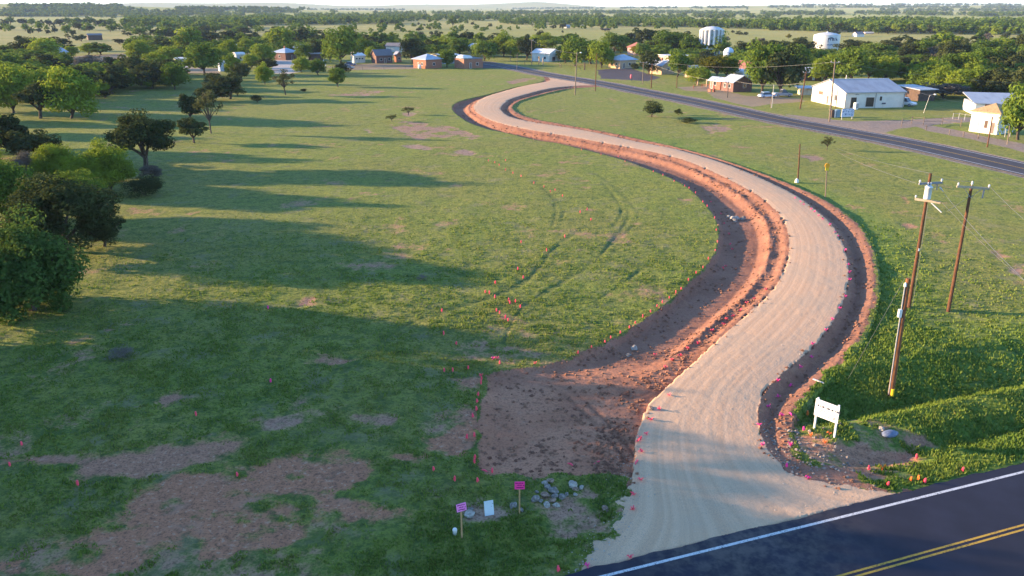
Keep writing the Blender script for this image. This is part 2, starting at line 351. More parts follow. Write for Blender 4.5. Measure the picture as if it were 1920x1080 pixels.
# ------------------------------------------------------------------ node helpers
class NT:
    def __init__(s, name):
        s.m = bpy.data.materials.new(name); s.m.use_nodes = True; s.t = s.m.node_tree; s.t.nodes.clear()
        s.out = s.t.nodes.new('ShaderNodeOutputMaterial')
    def n(s, typ, **kw):
        d = s.t.nodes.new(typ)
        for k, v in kw.items(): setattr(d, k, v)
        return d
    def L(s, a, b): s.t.links.new(a, b)
    def put(s, sock, v):
        if hasattr(v, 'links') or isinstance(v, bpy.types.NodeSocket): s.L(v, sock)
        else: sock.default_value = v
    def math(s, op, a, b=0.0, c=None, clamp=False):
        d = s.n('ShaderNodeMath', operation=op, use_clamp=clamp); s.put(d.inputs[0], a); s.put(d.inputs[1], b)
        if c is not None: s.put(d.inputs[2], c)
        return d.outputs[0]
    def mix(s, f, a, b, bt='MIX'):
        d = s.n('ShaderNodeMix', data_type='RGBA', blend_type=bt); s.put(d.inputs[0], f)
        for i, v in ((6, a), (7, b)): s.put(d.inputs[i], (*v, 1) if isinstance(v, tuple) and len(v) == 3 else v)
        return d.outputs[2]
    def noise(s, scale, vec=None, detail=3.0, rough=.55, out=0, dist=0.0):
        d = s.n('ShaderNodeTexNoise'); d.inputs['Scale'].default_value = scale; d.inputs['Detail'].default_value = detail
        d.inputs['Roughness'].default_value = rough; d.inputs['Distortion'].default_value = dist
        if vec is not None: s.L(vec, d.inputs['Vector'])
        return d.outputs[out]
    def ramp(s, f, lo, hi, a=0.0, b=1.0):
        d = s.n('ShaderNodeMapRange', interpolation_type='SMOOTHSTEP'); s.put(d.inputs[0], f)
        s.put(d.inputs[1], lo); s.put(d.inputs[2], hi); s.put(d.inputs[3], a); s.put(d.inputs[4], b)
        return d.outputs[0]
    def attr(s, nm):
        d = s.n('ShaderNodeAttribute'); d.attribute_name = nm; return d.outputs['Fac']
    def obj(s): return s.n('ShaderNodeTexCoord').outputs['Object']
    def pos(s): return s.n('ShaderNodeNewGeometry').outputs['Position']
    def mapv(s, vec, sc=(1, 1, 1), rot=(0, 0, 0)):
        d = s.n('ShaderNodeMapping'); d.inputs['Scale'].default_value = sc; d.inputs['Rotation'].default_value = rot; s.L(vec, d.inputs[0]); return d.outputs[0]
    def bsdf(s, col, rough=.8, metal=0.0, spec=.3, bump=None, bstr=.4, bdist=.05):
        d = s.n('ShaderNodeBsdfPrincipled'); s.put(d.inputs['Base Color'], (*col, 1) if isinstance(col, tuple) else col)
        s.put(d.inputs['Roughness'], rough); d.inputs['Metallic'].default_value = metal; d.inputs['Specular IOR Level'].default_value = spec
        if bump is not None:
            b = s.n('ShaderNodeBump'); b.inputs['Strength'].default_value = bstr; b.inputs['Distance'].default_value = bdist
            s.L(bump, b.inputs['Height']); s.L(b.outputs[0], d.inputs['Normal'])
        return d.outputs[0]
    def done(s, sh): s.L(sh, s.out.inputs[0]); return s.m
def paint(name, c, var=.18, scale=3.0, rough=.6, metal=0.0, spec=.35, bstr=.15, c2=None, dirt=None):
    t = NT(name); v = t.obj(); n = t.noise(scale, v, 4.0); n2 = t.noise(scale * 7, v, 3.0)
    f = t.math('MULTIPLY_ADD', n2, .5, t.math('MULTIPLY', n, .7))
    lo = tuple(x * (1 - var) for x in c) if c2 is None else c2; hi = tuple(min(1, x * (1 + var * .7)) for x in c)
    col = t.mix(t.ramp(f, .4, .8), lo, hi)
    if dirt: col = t.mix(t.ramp(t.noise(scale * .6, t.mapv(v, (1, 1, .3)), 5.0), .52, .75, 0, .6), col, dirt)
    return t.done(t.bsdf(col, rough, metal, spec, n2, bstr, .02))
SKY, HAZE, EXPO, SUN = .16, .00007, 1.9, 4.7
# ------------------------------------------------------------------ ground material
def ground_material():
    t = NT('ground_surface'); p = t.pos()
    A = {k: t.attr(k) for k in ('gravel', 'dirt', 'bare', 'red', 'track', 'dry', 'lush', 'pave', 'pk', 'lat', 'pad')}
    nf = t.noise(9.0, p, 3.0); nm = t.noise(2.1, p, 4.0); nl = t.noise(.22, p, 4.0); nx = t.noise(.035, p, 3.0); ng = t.noise(24.0, p, 2.0)
    jit = t.math('SUBTRACT', t.math('MULTIPLY_ADD', nf, .6, t.math('MULTIPLY', nm, .6)), .6)
    # grass
    n1 = t.noise(.85, p, 6.0, .68); nq = t.noise(3.6, p, 4.0, .62)
    g1 = t.mix(t.ramp(nl, .35, .66), (.172, .212, .035), (.228, .236, .044))
    g1 = t.mix(t.ramp(nx, .40, .64, 0, .70), g1, (.240, .208, .056))
    g1 = t.mix(t.ramp(nm, .50, .72, 0, .50), g1, (.245, .220, .075))
    g1 = t.mix(t.ramp(n1, .53, .38, 0, .72), g1, (.060, .098, .026)); g1 = t.mix(t.ramp(t.noise(1.7, p, 5.0, .7), .54, .68, 0, .5), g1, (.250, .225, .085))
    g1 = t.mix(t.ramp(nq, .52, .36, 0, .72), g1, (.050, .082, .022))
    g1 = t.mix(t.ramp(nf, .54, .36, 0, .50), g1, (.042, .070, .020))
    g1 = t.mix(t.ramp(t.noise(.75, p, 5.0, .65), .61, .76, 0, .40), g1, (.190, .130, .080))
    g1 = t.mix(t.ramp(t.noise(.30, p, 6.0, .7), .53, .66, 0, .55), g1, (.185, .165, .105))
    gl = t.mix(t.ramp(nq, .36, .62), (.070, .130, .020), (.140, .215, .036))
    g1 = t.mix(t.math('MULTIPLY', A['lush'], .8), g1, gl)
    g1 = t.mix(t.math('MULTIPLY', A['track'], .54, clamp=True), g1, (.046, .078, .030))
    # far pasture
    dryc = t.mix(t.ramp(t.noise(.012, t.mapv(p, (1, 2.2, 1)), 5.0), .38, .66), (.262, .205, .086), (.205, .188, .072))
    dryc = t.mix(t.ramp(t.noise(.09, p, 5.0), .55, .75, 0, .5), dryc, (.15, .145, .055))
    g1 = t.mix(A['dry'], g1, dryc)
    # bare soil
    soil = t.mix(A['red'], (.36, .27, .20), (.47, .200, .105))
    soil = t.mix(t.ramp(nm, .42, .62, 0, .7), soil, t.mix(A['red'], (.30, .21, .15), (.40, .170, .090)))
    soil = t.mix(t.ramp(nf, .5, .34, 0, .75), soil, (.15, .085, .060)); soil = t.mix(t.ramp(nq, .46, .32, 0, .7), soil, (.17, .085, .055)); soil = t.mix(t.ramp(n1, .46, .34, 0, .6), soil, (.20, .105, .07)); soil = t.mix(t.ramp(nq, .56, .66, 0, .7), soil, (.52, .31, .20))
    soil = t.mix(t.ramp(t.noise(.55, p, 4.0), .56, .70, 0, .55), soil, (.44, .24, .15))
    jb = t.math('MULTIPLY_ADD', t.math('SUBTRACT', n1, .5), 2.4, t.math('MULTIPLY', jit, 1.1))
    fb = t.ramp(t.math('ADD', A['bare'], jb), -.30, .50)
    c = t.mix(fb, g1, soil)
    # town pavements
    pv = t.mix(t.ramp(A['pk'], .4, .6), t.mix(t.ramp(nm, .4, .65), (.27, .20, .155), (.34, .27, .21)), (.10, .088, .092))
    pv = t.mix(t.ramp(A['pk'], 1.4, 1.6), pv, t.mix(t.ramp(nm, .4, .6), (.29, .21, .135), (.34, .265, .17)))
    pv = t.mix(t.ramp(A['pk'], 2.4, 2.6), pv, (.45, .41, .37))
    fp = t.ramp(t.math('ADD', A['pave'], t.math('MULTIPLY', jit, 1.6)), -.25, .3)
    c = t.mix(fp, c, pv)
    # red dirt
    d1 = t.mix(t.ramp(nl, .38, .62), (.285, .134, .086), (.345, .170, .110)); d1 = t.mix(t.math('MULTIPLY', A['pad'], .85), d1, t.mix(t.ramp(nl, .38, .62), (.45, .190, .105), (.53, .24, .135)))
    d1 = t.mix(t.ramp(nm, .52, .70, 0, .7), d1, (.40, .20, .115))
    d1 = t.mix(t.ramp(nf, .52, .33, 0, .5), d1, (.15, .068, .042))
    d1 = t.mix(t.ramp(t.noise(1.1, p, 5.0, .7), .60, .72, 0, .4), d1, (.34, .24, .17))
    d1 = t.mix(t.ramp(nq, .46, .32, 0, .42), d1, (.18, .082, .052)); d1 = t.mix(t.math('MULTIPLY', A['track'], .5, clamp=True), d1, (.12, .06, .042))
    fd = t.ramp(t.math('ADD', A['dirt'], t.math('MULTIPLY', jit, .7)), -.05, .10)
    c = t.mix(fd, c, d1)
    # caliche gravel with wheel streaks along the road
    cmb = t.n('ShaderNodeCombineXYZ'); t.L(t.math('MULTIPLY', A['lat'], 16.0), cmb.inputs[0])
    st = t.noise(1.0, cmb.outputs[0], 4.0, .6)
    st2 = t.noise(1.0, t.mapv(cmb.outputs[0], (4.5, 1, 1)), 2.0)
    k = t.mix(t.ramp(st, .40, .60), (.615, .380, .225), (.70, .450, .275))
    k = t.mix(t.ramp(st2, .58, .70, 0, .16), k, (.40, .28, .18))
    k = t.mix(t.ramp(nl, .40, .65, 0, .45), k, (.54, .39, .26))
    k = t.mix(t.ramp(ng, .54, .36, 0, .40), k, (.27, .21, .16))
    k = t.mix(t.ramp(nf, .60, .74, 0, .25), k, (.66, .54, .42))
    k = t.mix(t.ramp(nq, .45, .30, 0, .16), k, (.40, .29, .19))
    fg = t.ramp(t.math('ADD', A['gravel'], t.math('MULTIPLY', jit, .30)), -.03, .05)
    c = t.mix(fg, c, k)
    bh = t.math('MULTIPLY_ADD', nf, .7, t.math('MULTIPLY', nm, 1.1))
    bh = t.math('MULTIPLY_ADD', ng, .22, bh); bh = t.math('MULTIPLY_ADD', n1, 1.9, bh); bh = t.math('MULTIPLY_ADD', nq, .9, bh)
    hard = t.math('MAXIMUM', t.math('MAXIMUM', fg, fb), t.math('MAXIMUM', fd, fp))
    b = t.n('ShaderNodeBump'); b.inputs['Distance'].default_value = .16
    t.L(t.math('MULTIPLY_ADD', fg, -.13, t.math('MULTIPLY_ADD', hard, -.37, .62)), b.inputs['Strength']); t.L(bh, b.inputs['Height'])
    d = t.n('ShaderNodeBsdfPrincipled'); t.L(c, d.inputs['Base Color']); d.inputs['Roughness'].default_value = .95
    d.inputs['Specular IOR Level'].default_value = .08; t.L(b.outputs[0], d.inputs['Normal'])
    t.L(t.math('MULTIPLY_ADD', hard, -.09, .09, clamp=True), d.inputs['Sheen Weight']); d.inputs['Sheen Roughness'].default_value = .45; d.inputs['Sheen Tint'].default_value = (.75, .85, .30, 1)
    return t.done(d.outputs[0])
M_GROUND = ground_material()

# ------------------------------------------------------------------ ground sheet (finer near the viewpoint, out to the horizon)
az = np.radians(np.concatenate([np.arange(-180, -46, 2.0), np.arange(-46, -40, .5), np.arange(-40, 40, .088), np.arange(40, 46, .5), np.arange(46, 180.01, 2.0)]))
rad = [0.0, 4.0, 9.0, 14.0, 18.0, 21.0]
dep = math.radians(46.0)
r = H / math.tan(dep)
while r < 12000:
    rad.append(r); r += max(min(.0016 * (H * H + r * r) / H, .62 if r < 150 else .95 if r < 335 else 99), .06) if r < 420 else r * .022
rad = np.array(rad + [12500.0])
nr, na = len(rad), len(az)
AZ, RR = np.meshgrid(az, rad)
gx = (RR * np.sin(AZ)).ravel(); gy = (RR * np.cos(AZ)).ravel()
gz, GA = ground_fields(gx, gy)
gv = np.stack([gx, gy, gz], 1)
ii = np.arange(nr - 1)[:, None] * na + np.arange(na - 1)[None, :]
gf = np.stack([ii, ii + 1, ii + na + 1, ii + na], 2).reshape(-1, 4)
fm = lambda a: a[gf].mean(1)
isg = fm(GA['gravel']) > 0; isd = (fm(GA['dirt']) > .05) & ~isg
def sub(name, mask):
    f = gf[mask]; u, inv = np.unique(f, return_inverse=True)
    me = npmesh(name, gv[u], inv.reshape(-1, 4), M_GROUND, True, {k: a[u] for k, a in GA.items()})
    return tag(link(name, me), kind='structure')
sub('ground', ~isg & ~isd)
sub('gravel_road', isg)
sub('dirt_ditch', isd)

class GroundSampler:
    """bilinear height of the built sheet"""
    def __call__(s, x, y):
        x = np.atleast_1d(np.asarray(x, float)); y = np.atleast_1d(np.asarray(y, float))
        a = np.arctan2(x, y); r = np.hypot(x, y)
        j = np.clip(np.searchsorted(az, a) - 1, 0, na - 2); i = np.clip(np.searchsorted(rad, r) - 1, 0, nr - 2)
        fa = np.clip((a - az[j]) / (az[j + 1] - az[j]), 0, 1); fr = np.clip((r - rad[i]) / (rad[i + 1] - rad[i]), 0, 1)
        Z = gz.reshape(nr, na)
        return (Z[i, j] * (1 - fa) + Z[i, j + 1] * fa) * (1 - fr) + (Z[i + 1, j] * (1 - fa) + Z[i + 1, j + 1] * fa) * fr
    def mask(s, k, x, y):
        a = np.arctan2(x, y); r = np.hypot(x, y)
        j = np.clip(np.searchsorted(az, a), 0, na - 1); i = np.clip(np.searchsorted(rad, r), 0, nr - 1)
        return GA[k].reshape(nr, na)[i, j]
GZ = GroundSampler()
def gz1(x, y): return float(GZ(x, y)[0])
def on(px, py):
    p = at(px, py)
    for _ in range(3):
        z = gz1(p.x, p.y); p = at(px, py, z)
    return Vector((p.x, p.y, z))

# ------------------------------------------------------------------ asphalt roads and markings
def asphalt(name, c, blue, dust=False):
    t = NT(name); p = t.pos(); n = t.noise(60, p, 2.0); n2 = t.noise(.5, p, 4.0); n3 = t.noise(6, p, 3.0)
    col = t.mix(t.ramp(n2, .35, .7), c, tuple(x * 1.35 for x in c))
    col = t.mix(t.ramp(n, .60, .78, 0, .5), col, tuple(x * 2.3 for x in c))
    col = t.mix(t.ramp(n3, .62, .8, 0, .15), col, blue)
    if dust:
        sx = t.n('ShaderNodeVectorMath', operation='DISTANCE'); t.L(p, sx.inputs[0]); sx.inputs[1].default_value = (9.5, 29.5, 0)
        fdu = t.math('MULTIPLY', t.ramp(sx.outputs['Value'], 8.0, .5, 0, .30), t.ramp(t.noise(1.3, p, 5.0, .7), .36, .66))
        col = t.mix(fdu, col, (.30, .24, .18))
    return t.done(t.bsdf(col, .82, 0, .25, n, .35, .01))
def linepaint(name, c, base):
    t = NT(name); p = t.pos(); n = t.noise(14, p, 4.0, .7); n2 = t.noise(.8, p, 3.0)
    f = t.math('MULTIPLY', t.ramp(n, .48, .66), t.ramp(n2, .30, .62, .15, 1.0))
    return t.done(t.bsdf(t.mix(f, c, base), .7, 0, .2, n, .2, .01))
M_ASPH = asphalt('asphalt', (.019, .020, .033), (.05, .05, .055), True); M_ASPH2 = asphalt('highway_asphalt', (.050, .046, .052), (.07, .066, .07))
M_WHITE = linepaint('road_white', (.60, .60, .60), (.06, .06, .06)); M_YEL = linepaint('road_yellow', (.55, .32, .045), (.05, .045, .04))
def strip(name, cl, o0, o1, ztop, thick, mat, ragged=0.0, step=None):
    """ribbon between two offsets of a centre line (offset to the left of travel)"""
    cl = np.array(cl); d = np.gradient(cl, axis=0); d /= np.linalg.norm(d, axis=1)[:, None]; nrm = np.stack([-d[:, 1], d[:, 0]], 1)
    k = np.arange(len(cl)); jag = ragged * fbm(cl[:, 0] * 3, cl[:, 1] * 3, 2.5, 4, 7) if ragged else 0
    a = cl + nrm * o0; b = cl + nrm * (o1 + np.zeros(len(cl)) + jag)[:, None]
    z = np.full((len(cl), 1), ztop)
    top = np.hstack([np.concatenate([a, b]), np.concatenate([z, z])]); n = len(cl)
    f = [(i, i + 1, n + i + 1, n + i) if o1 < o0 else (i, n + i, n + i + 1, i + 1) for i in range(n - 1)]
    f = [q[::-1] for q in f] if o1 > o0 else f[::1]
    v = [tuple(q) for q in top]; m = MB(); m.add(v, f)
    if thick:
        v2 = [(x, y, zz - thick) for x, y, zz in v]
        m.add(v + v2, [(i, i + 1, 2 * n + i + 1, 2 * n + i) for i in range(n - 1)] + [(n + i, 3 * n + i, 3 * n + i + 1, n + i + 1) for i in range(n - 1)])
    o = m.build(name, mat)
    # make the top face up
    me = o.data
    if me.polygons[0].normal.z < 0:
        me.flip_normals()
    return tag(o, kind='structure')
tl = np.arange(-60, 160, .25)[:, None]; NR = E0 + RD * tl
ZA = .05
strip('asphalt_road', NR, -7.9, EDGE, ZA, .2, M_ASPH, .20)
strip('road_marking', NR[::4], -.075, .075, ZA + .004, 0, M_WHITE)
ya = float(road_s(*W([(1577,1080)])[0])); yb = float(road_s(*W([(1612,1080)])[0])); ya2 = float(road_s(*W([(1920,986)])[0])); yb2 = float(road_s(*W([(1920,995)])[0]))
YC = (ya + yb + ya2 + yb2) / 4
strip('road_marking', NR[::4], YC + .07, YC + .18, ZA + .004, 0, M_YEL); strip('road_marking', NR[::4], YC - .18, YC - .07, ZA + .004, 0, M_YEL)
strip('road_marking', NR[::4], 2 * YC - .075, 2 * YC + .075, ZA + .004, 0, M_WHITE)
strip('highway', HW, -HWW, HWW, .06, .25, M_ASPH2)
strip('road_marking', HW, -3.45, -3.25, .066, 0, M_WHITE); strip('road_marking', HW, 3.25, 3.45, .066, 0, M_WHITE)
strip('road_marking', HW, -.16, -.05, .066, 0, M_YEL); strip('road_marking', HW, .05, .16, .066, 0, M_YEL)

# ------------------------------------------------------------------ grass blades, stones and clods (uncountable)
def blades():
    t = NT('grass_blades'); a = t.attr('tint')
    col = t.mix(t.ramp(a, 0, .5), (.105, .172, .030), (.175, .228, .044)); col = t.mix(t.ramp(a, .5, 1.0), col, (.240, .230, .070))
    d = t.n('ShaderNodeBsdfDiffuse'); t.L(col, d.inputs[0]); tr = t.n('ShaderNodeBsdfTranslucent'); t.L(col, tr.inputs[0])
    mx = t.n('ShaderNodeMixShader'); mx.inputs[0].default_value = .3; t.L(d.outputs[0], mx.inputs[1]); t.L(tr.outputs[0], mx.inputs[2])
    return t.done(mx.outputs[0])
M_BLADE = blades()
def grass_stuff():
    N = 420000
    a = RNG.uniform(math.radians(-40), math.radians(40), N); u = RNG.random(N)
    r = 24 * (105 / 24.) ** (u ** .9)
    x = r * np.sin(a); y = r * np.cos(a)
    lush = GZ.mask('lush', x, y)
    cl = vn(x, y, .62, 43) * .8 + vn(x, y, 2.4, 53) * .5 + vn(x, y, 6, 57) * .2
    ok = (GZ.mask('gravel', x, y) < -.12) & (GZ.mask('dirt', x, y) < .02) & (GZ.mask('bare', x, y) + .8 * vn(x, y, .6, 5) < -.1) & (road_s(x, y) > EDGE + .25)
    ok &= (RNG.random(N) < np.clip(.36 + 1.1 * cl + .5 * lush, .02, 1) * (1 - sm(48, 100, r))) & (GZ.mask('track', x, y) < .5)
    x, y, lush, cl, r = x[ok], y[ok], lush[ok], cl[ok], r[ok]; n = len(x); z = GZ(x, y)
    h = (.06 + .08 * RNG.random(n) + .10 * lush * RNG.random(n) + .05 * np.clip(cl, 0, 1)) * (1 + .0015 * r)
    w = .022 + .0011 * r * RNG.uniform(.6, 1.2, n)
    th = RNG.uniform(0, 2 * np.pi, n); lean = RNG.uniform(.1, .75, n) * h; lt = RNG.uniform(0, 2 * np.pi, n)
    cx, sx = np.cos(th) * w, np.sin(th) * w
    b0 = np.stack([x - cx, y - sx, z - .03], 1); b1 = np.stack([x + cx, y + sx, z - .03], 1)
    tp = np.stack([x + np.cos(lt) * lean, y + np.sin(lt) * lean, z + h], 1)
    v = np.stack([b0, b1, tp], 1).reshape(-1, 3)
    tint = np.clip(.45 + .30 * RNG.standard_normal(n) * .6 + .5 * vn(x, y, 4, 3) - .25 * lush, 0, 1)
    me = npmesh('grass', v, np.arange(3 * n).reshape(-1, 3), M_BLADE, False, {'tint': np.repeat(tint, 3)})
    tag(link('grass', me), kind='stuff')
grass_stuff()
def stone_mat(name, c1, c2):
    t = NT(name); a = t.attr('tint'); v = t.pos(); n = t.noise(8, v, 4.0)
    col = t.mix(a, c1, c2); col = t.mix(t.ramp(n, .45, .7, 0, .5), col, tuple(x * .55 for x in c1))
    return t.done(t.bsdf(col, .9, 0, .15, n, .4, .02))
M_PEB = stone_mat('pebbles', (.36, .28, .21), (.54, .45, .36)); M_CLOD = stone_mat('clods', (.17, .078, .050), (.34, .17, .10))
OCT = np.array([(1, 0, 0), (-1, 0, 0), (0, 1, 0), (0, -1, 0), (0, 0, 1), (0, 0, -1)], float)
OCF = np.array([(0, 2, 4), (2, 1, 4), (1, 3, 4), (3, 0, 4), (2, 0, 5), (1, 2, 5), (3, 1, 5), (0, 3, 5)])
def scatter(name, x, y, size, mat, squash=.7):
    n = len(x); z = GZ(x, y)
    v = OCT[None] * size[:, None, None] * RNG.uniform(.65, 1.3, (n, 6, 1)); v[..., 2] *= squash
    th = RNG.uniform(0, 6.28, n); c, s = np.cos(th)[:, None], np.sin(th)[:, None]
    vx = v[..., 0] * c - v[..., 1] * s + v[..., 2] * .3; vy = v[..., 0] * s + v[..., 1] * c
    v = np.stack([vx + x[:, None], vy + y[:, None], v[..., 2] + (z + size * .15)[:, None]], 2).reshape(-1, 3)
    f = (OCF[None] + 6 * np.arange(n)[:, None, None]).reshape(-1, 3)
    tag(link(name, npmesh(name, v, f, mat, False, {'tint': np.repeat(RNG.random(n), 6)})), kind='stuff')
def pebbles():
    # loose stones on both edges of the gravel, thick at the junction
    xs, ys, sz = [], [], []
    N = 90000; a = RNG.uniform(math.radians(-8), math.radians(39), N); r = 26 * (90 / 26.) ** RNG.random(N); x = r * np.sin(a); y = r * np.cos(a)
    g = GZ.mask('gravel', x, y); s = road_s(x, y) - EDGE
    w = np.where(s < 9, .75, .32); p = np.exp(-(np.abs(g + .12) / w) ** 2) * np.where(s < 8, np.where(road_t(x, y) < 9, 2.4, .7), .08); p = np.maximum(p * .16, np.where((g > 0), .012, 0))
    p = np.where((s > -.35) & (g > -1.6), p, 0); ok = RNG.random(N) < p
    scatter('gravel_stones', x[ok], y[ok], RNG.uniform(.015, .045, ok.sum()) * RNG.choice([.7, 1, 1.5], ok.sum(), p=[.5, .4, .1]), M_PEB)
    N = 160000; a = RNG.uniform(math.radians(-4), math.radians(39), N); r = 30 * (300 / 30.) ** (RNG.random(N) ** 1.1); x = r * np.sin(a); y = r * np.cos(a)
    d = GZ.mask('dirt', x, y); g = GZ.mask('gravel', x, y)
    p = np.where((d > 0) & (g < -.15), .10, 0.); p = np.where((d > 0) & (g < -.5) & (g > -2.1) & (x < 30), .42, p); p = np.where((d > .0) & (d < .55), .12, p); p = np.where((x > 8) & (y < 46) & (road_s(x, y) < 12), p * .35, p)
    p *= np.clip(.7 + 1.4 * vn(x, y, 2.2, 15), .1, 1.4); ok = RNG.random(N) < p
    scatter('dirt_clods', x[ok], y[ok], RNG.uniform(.03, .14, ok.sum()) * (1 + .004 * r[ok]), M_CLOD)
    # rubble field beside the junction
    N = 330; q = np.array(W([(1480,835)])[0]); x = q[0] + RNG.normal(0, 1.6, N); y = q[1] + RNG.normal(0, 1.6, N)
    q2 = np.array(W([(1520,872)])[0]); x[::3] = q2[0] + RNG.normal(0, 1.8, len(x[::3])); y[::3] = q2[1] + RNG.normal(0, .9, len(x[::3]))
    ok = (GZ.mask('gravel', x, y) < -.1) & (road_s(x, y) > 1.0)
    scatter('rubble_stones', x[ok], y[ok], RNG.uniform(.03, .13, ok.sum()), stone_mat('rubble', (.17, .13, .11), (.34, .28, .23)))
pebbles()
# ------------------------------------------------------------------ trees
def leafmat(name, lo, hi, tr, dead=None):
    t = NT(name); a = t.attr('tint'); oi = t.n('ShaderNodeObjectInfo').outputs['Random']
    n = t.noise(2.2, t.obj(), 3.0)
    f = t.math('ADD', t.math('MULTIPLY', a, .75), t.math('MULTIPLY_ADD', oi, .5, -.18), clamp=True)
    col = t.mix(f, lo, hi)
    if dead: col = t.mix(t.ramp(n, .5, .66, 0, .85), col, dead)
    d = t.n('ShaderNodeBsdfDiffuse'); t.L(col, d.inputs[0]); tl = t.n('ShaderNodeBsdfTranslucent'); t.L(t.mix(.55, col, tr), tl.inputs[0])
    mx = t.n('ShaderNodeMixShader'); mx.inputs[0].default_value = .32; t.L(d.outputs[0], mx.inputs[1]); t.L(tl.outputs[0], mx.inputs[2])
    return t.done(mx.outputs[0])
LEAF = {
 'oak': leafmat('oak_leaves', (.038, .054, .020), (.098, .116, .042), (.08, .10, .025)),
 'mesq': leafmat('mesquite_leaves', (.125, .185, .020), (.280, .340, .040), (.34, .40, .05)),
 'round': leafmat('round_leaves', (.062, .112, .018), (.170, .235, .036), (.18, .25, .035)),
 'bush': leafmat('bush_leaves', (.032, .048, .020), (.080, .098, .036), (.08, .10, .03)),
 'sparse': leafmat('thin_leaves', (.050, .055, .026), (.110, .115, .045), (.10, .12, .03), (.12, .10, .075)),
 'yellow': leafmat('yellow_leaves', (.080, .095, .012), (.240, .200, .022), (.28, .25, .02)),
 'grey': leafmat('grey_leaves', (.120, .105, .088), (.200, .180, .145), (.09, .09, .06)),
}
LEAF['umb'] = LEAF['oak']; LEAF['broad'] = leafmat('broad_leaves', (.044, .082, .022), (.100, .165, .040), (.12, .19, .035)); LEAF['twig'] = leafmat('dry_twigs', (.19, .165, .14), (.28, .24, .20), (.1, .09, .08))
def bark():
    t = NT('bark'); v = t.mapv(t.obj(), (8, 8, 1.5)); n = t.noise(6, v, 4.0)
    return t.done(t.bsdf(t.mix(t.ramp(n, .35, .65), (.050, .038, .030), (.125, .100, .080)), .95, 0, .1, n, .6, .03))
M_BARK = bark()
def sph(n, rng):
    v = rng.standard_normal((n, 3)); return v / np.linalg.norm(v, axis=1)[:, None]
SHAPE = {  # centre z, radii xy, z, lowest z of clumps, clump radius
 'oak': (.44, .50, .46, .05, .130), 'broad': (.36, .50, .58, .03, .135), 'twig': (.40, .50, .42, .03, .16), 'umb': (.55, .50, .37, .18, .122), 'mesq': (.45, .46, .47, .0, .150), 'round': (.48, .45, .46, .04, .150),
 'bush': (.45, .50, .46, .04, .19), 'sparse': (.62, .46, .34, .30, .10), 'yellow': (.54, .46, .40, .14, .150), 'grey': (.52, .5, .42, .10, .16)}
def crown_pts(kind, ncl, rng):
    cz, rx, rz, lo, cr = SHAPE[kind]
    d = sph(ncl * 3, rng); d = d[d[:, 2] > -.65][:ncl]; rr = rng.random(len(d)) ** .36 * rng.uniform(.74, 1.10, len(d))
    # lobed outline: a few big limbs push the crown out
    lob = sph(5, rng); k = np.max(d @ lob.T, axis=1); rr = rr * (.78 + .30 * np.clip(k, 0, 1))
    c = d * rr[:, None] * np.array([rx - cr * .45, rx - cr * .45, rz - cr * .3]) + np.array([0, 0, cz])
    c[:, 2] = np.maximum(c[:, 2], lo + rng.uniform(0, .1, len(c)))
    return c, rng.uniform(.6, 1.25, len(c)) * cr
def crown_mesh(kind, ncl, nleaf, leaf, rng, aspect=1.0):
    c, R = crown_pts(kind, ncl, rng); n = len(c)
    ci = np.repeat(np.arange(n), nleaf); m = len(ci)
    d = sph(m, rng); rr = R[ci] * (.42 + .62 * rng.random(m) ** .6)
    if kind in ('mesq', 'sparse', 'yellow'): rr *= rng.uniform(.8, 1.35, m)
    p = c[ci] + d * rr[:, None] * np.array([1.1, 1.1, .78])
    k_ = .5 / np.percentile(np.hypot(p[:, 0], p[:, 1]), 97.5); top = np.percentile(p[:, 2], 99.3)
    p = p * np.array([k_, k_, 1 / top]); c = c * np.array([k_, k_, 1 / top])
    p[:, 2] = np.maximum(p[:, 2], .02)
    nr_ = d + sph(m, rng) * .5 + np.array([0, 0, .25]); nr_ /= np.linalg.norm(nr_, axis=1)[:, None]
    a = np.cross(nr_, sph(m, rng)); a /= np.linalg.norm(a, axis=1)[:, None] + 1e-9; b = np.cross(nr_, a)
    s = leaf * rng.uniform(.55, 1.35, m)[:, None]; as_ = 1.0 if kind not in ('mesq', 'sparse') else .62
    q = np.stack([p - a * s, p - b * s * as_ * .7 + nr_ * s * .25, p + a * s, p + b * s * as_ * .7 + nr_ * s * .25], 1).reshape(-1, 3)
    tint = np.clip(rng.random(n)[ci] * .75 + .40 * rng.random(m) - .08, 0, 1)
    return q, np.arange(4 * m).reshape(-1, 4), np.repeat(tint, 4), c
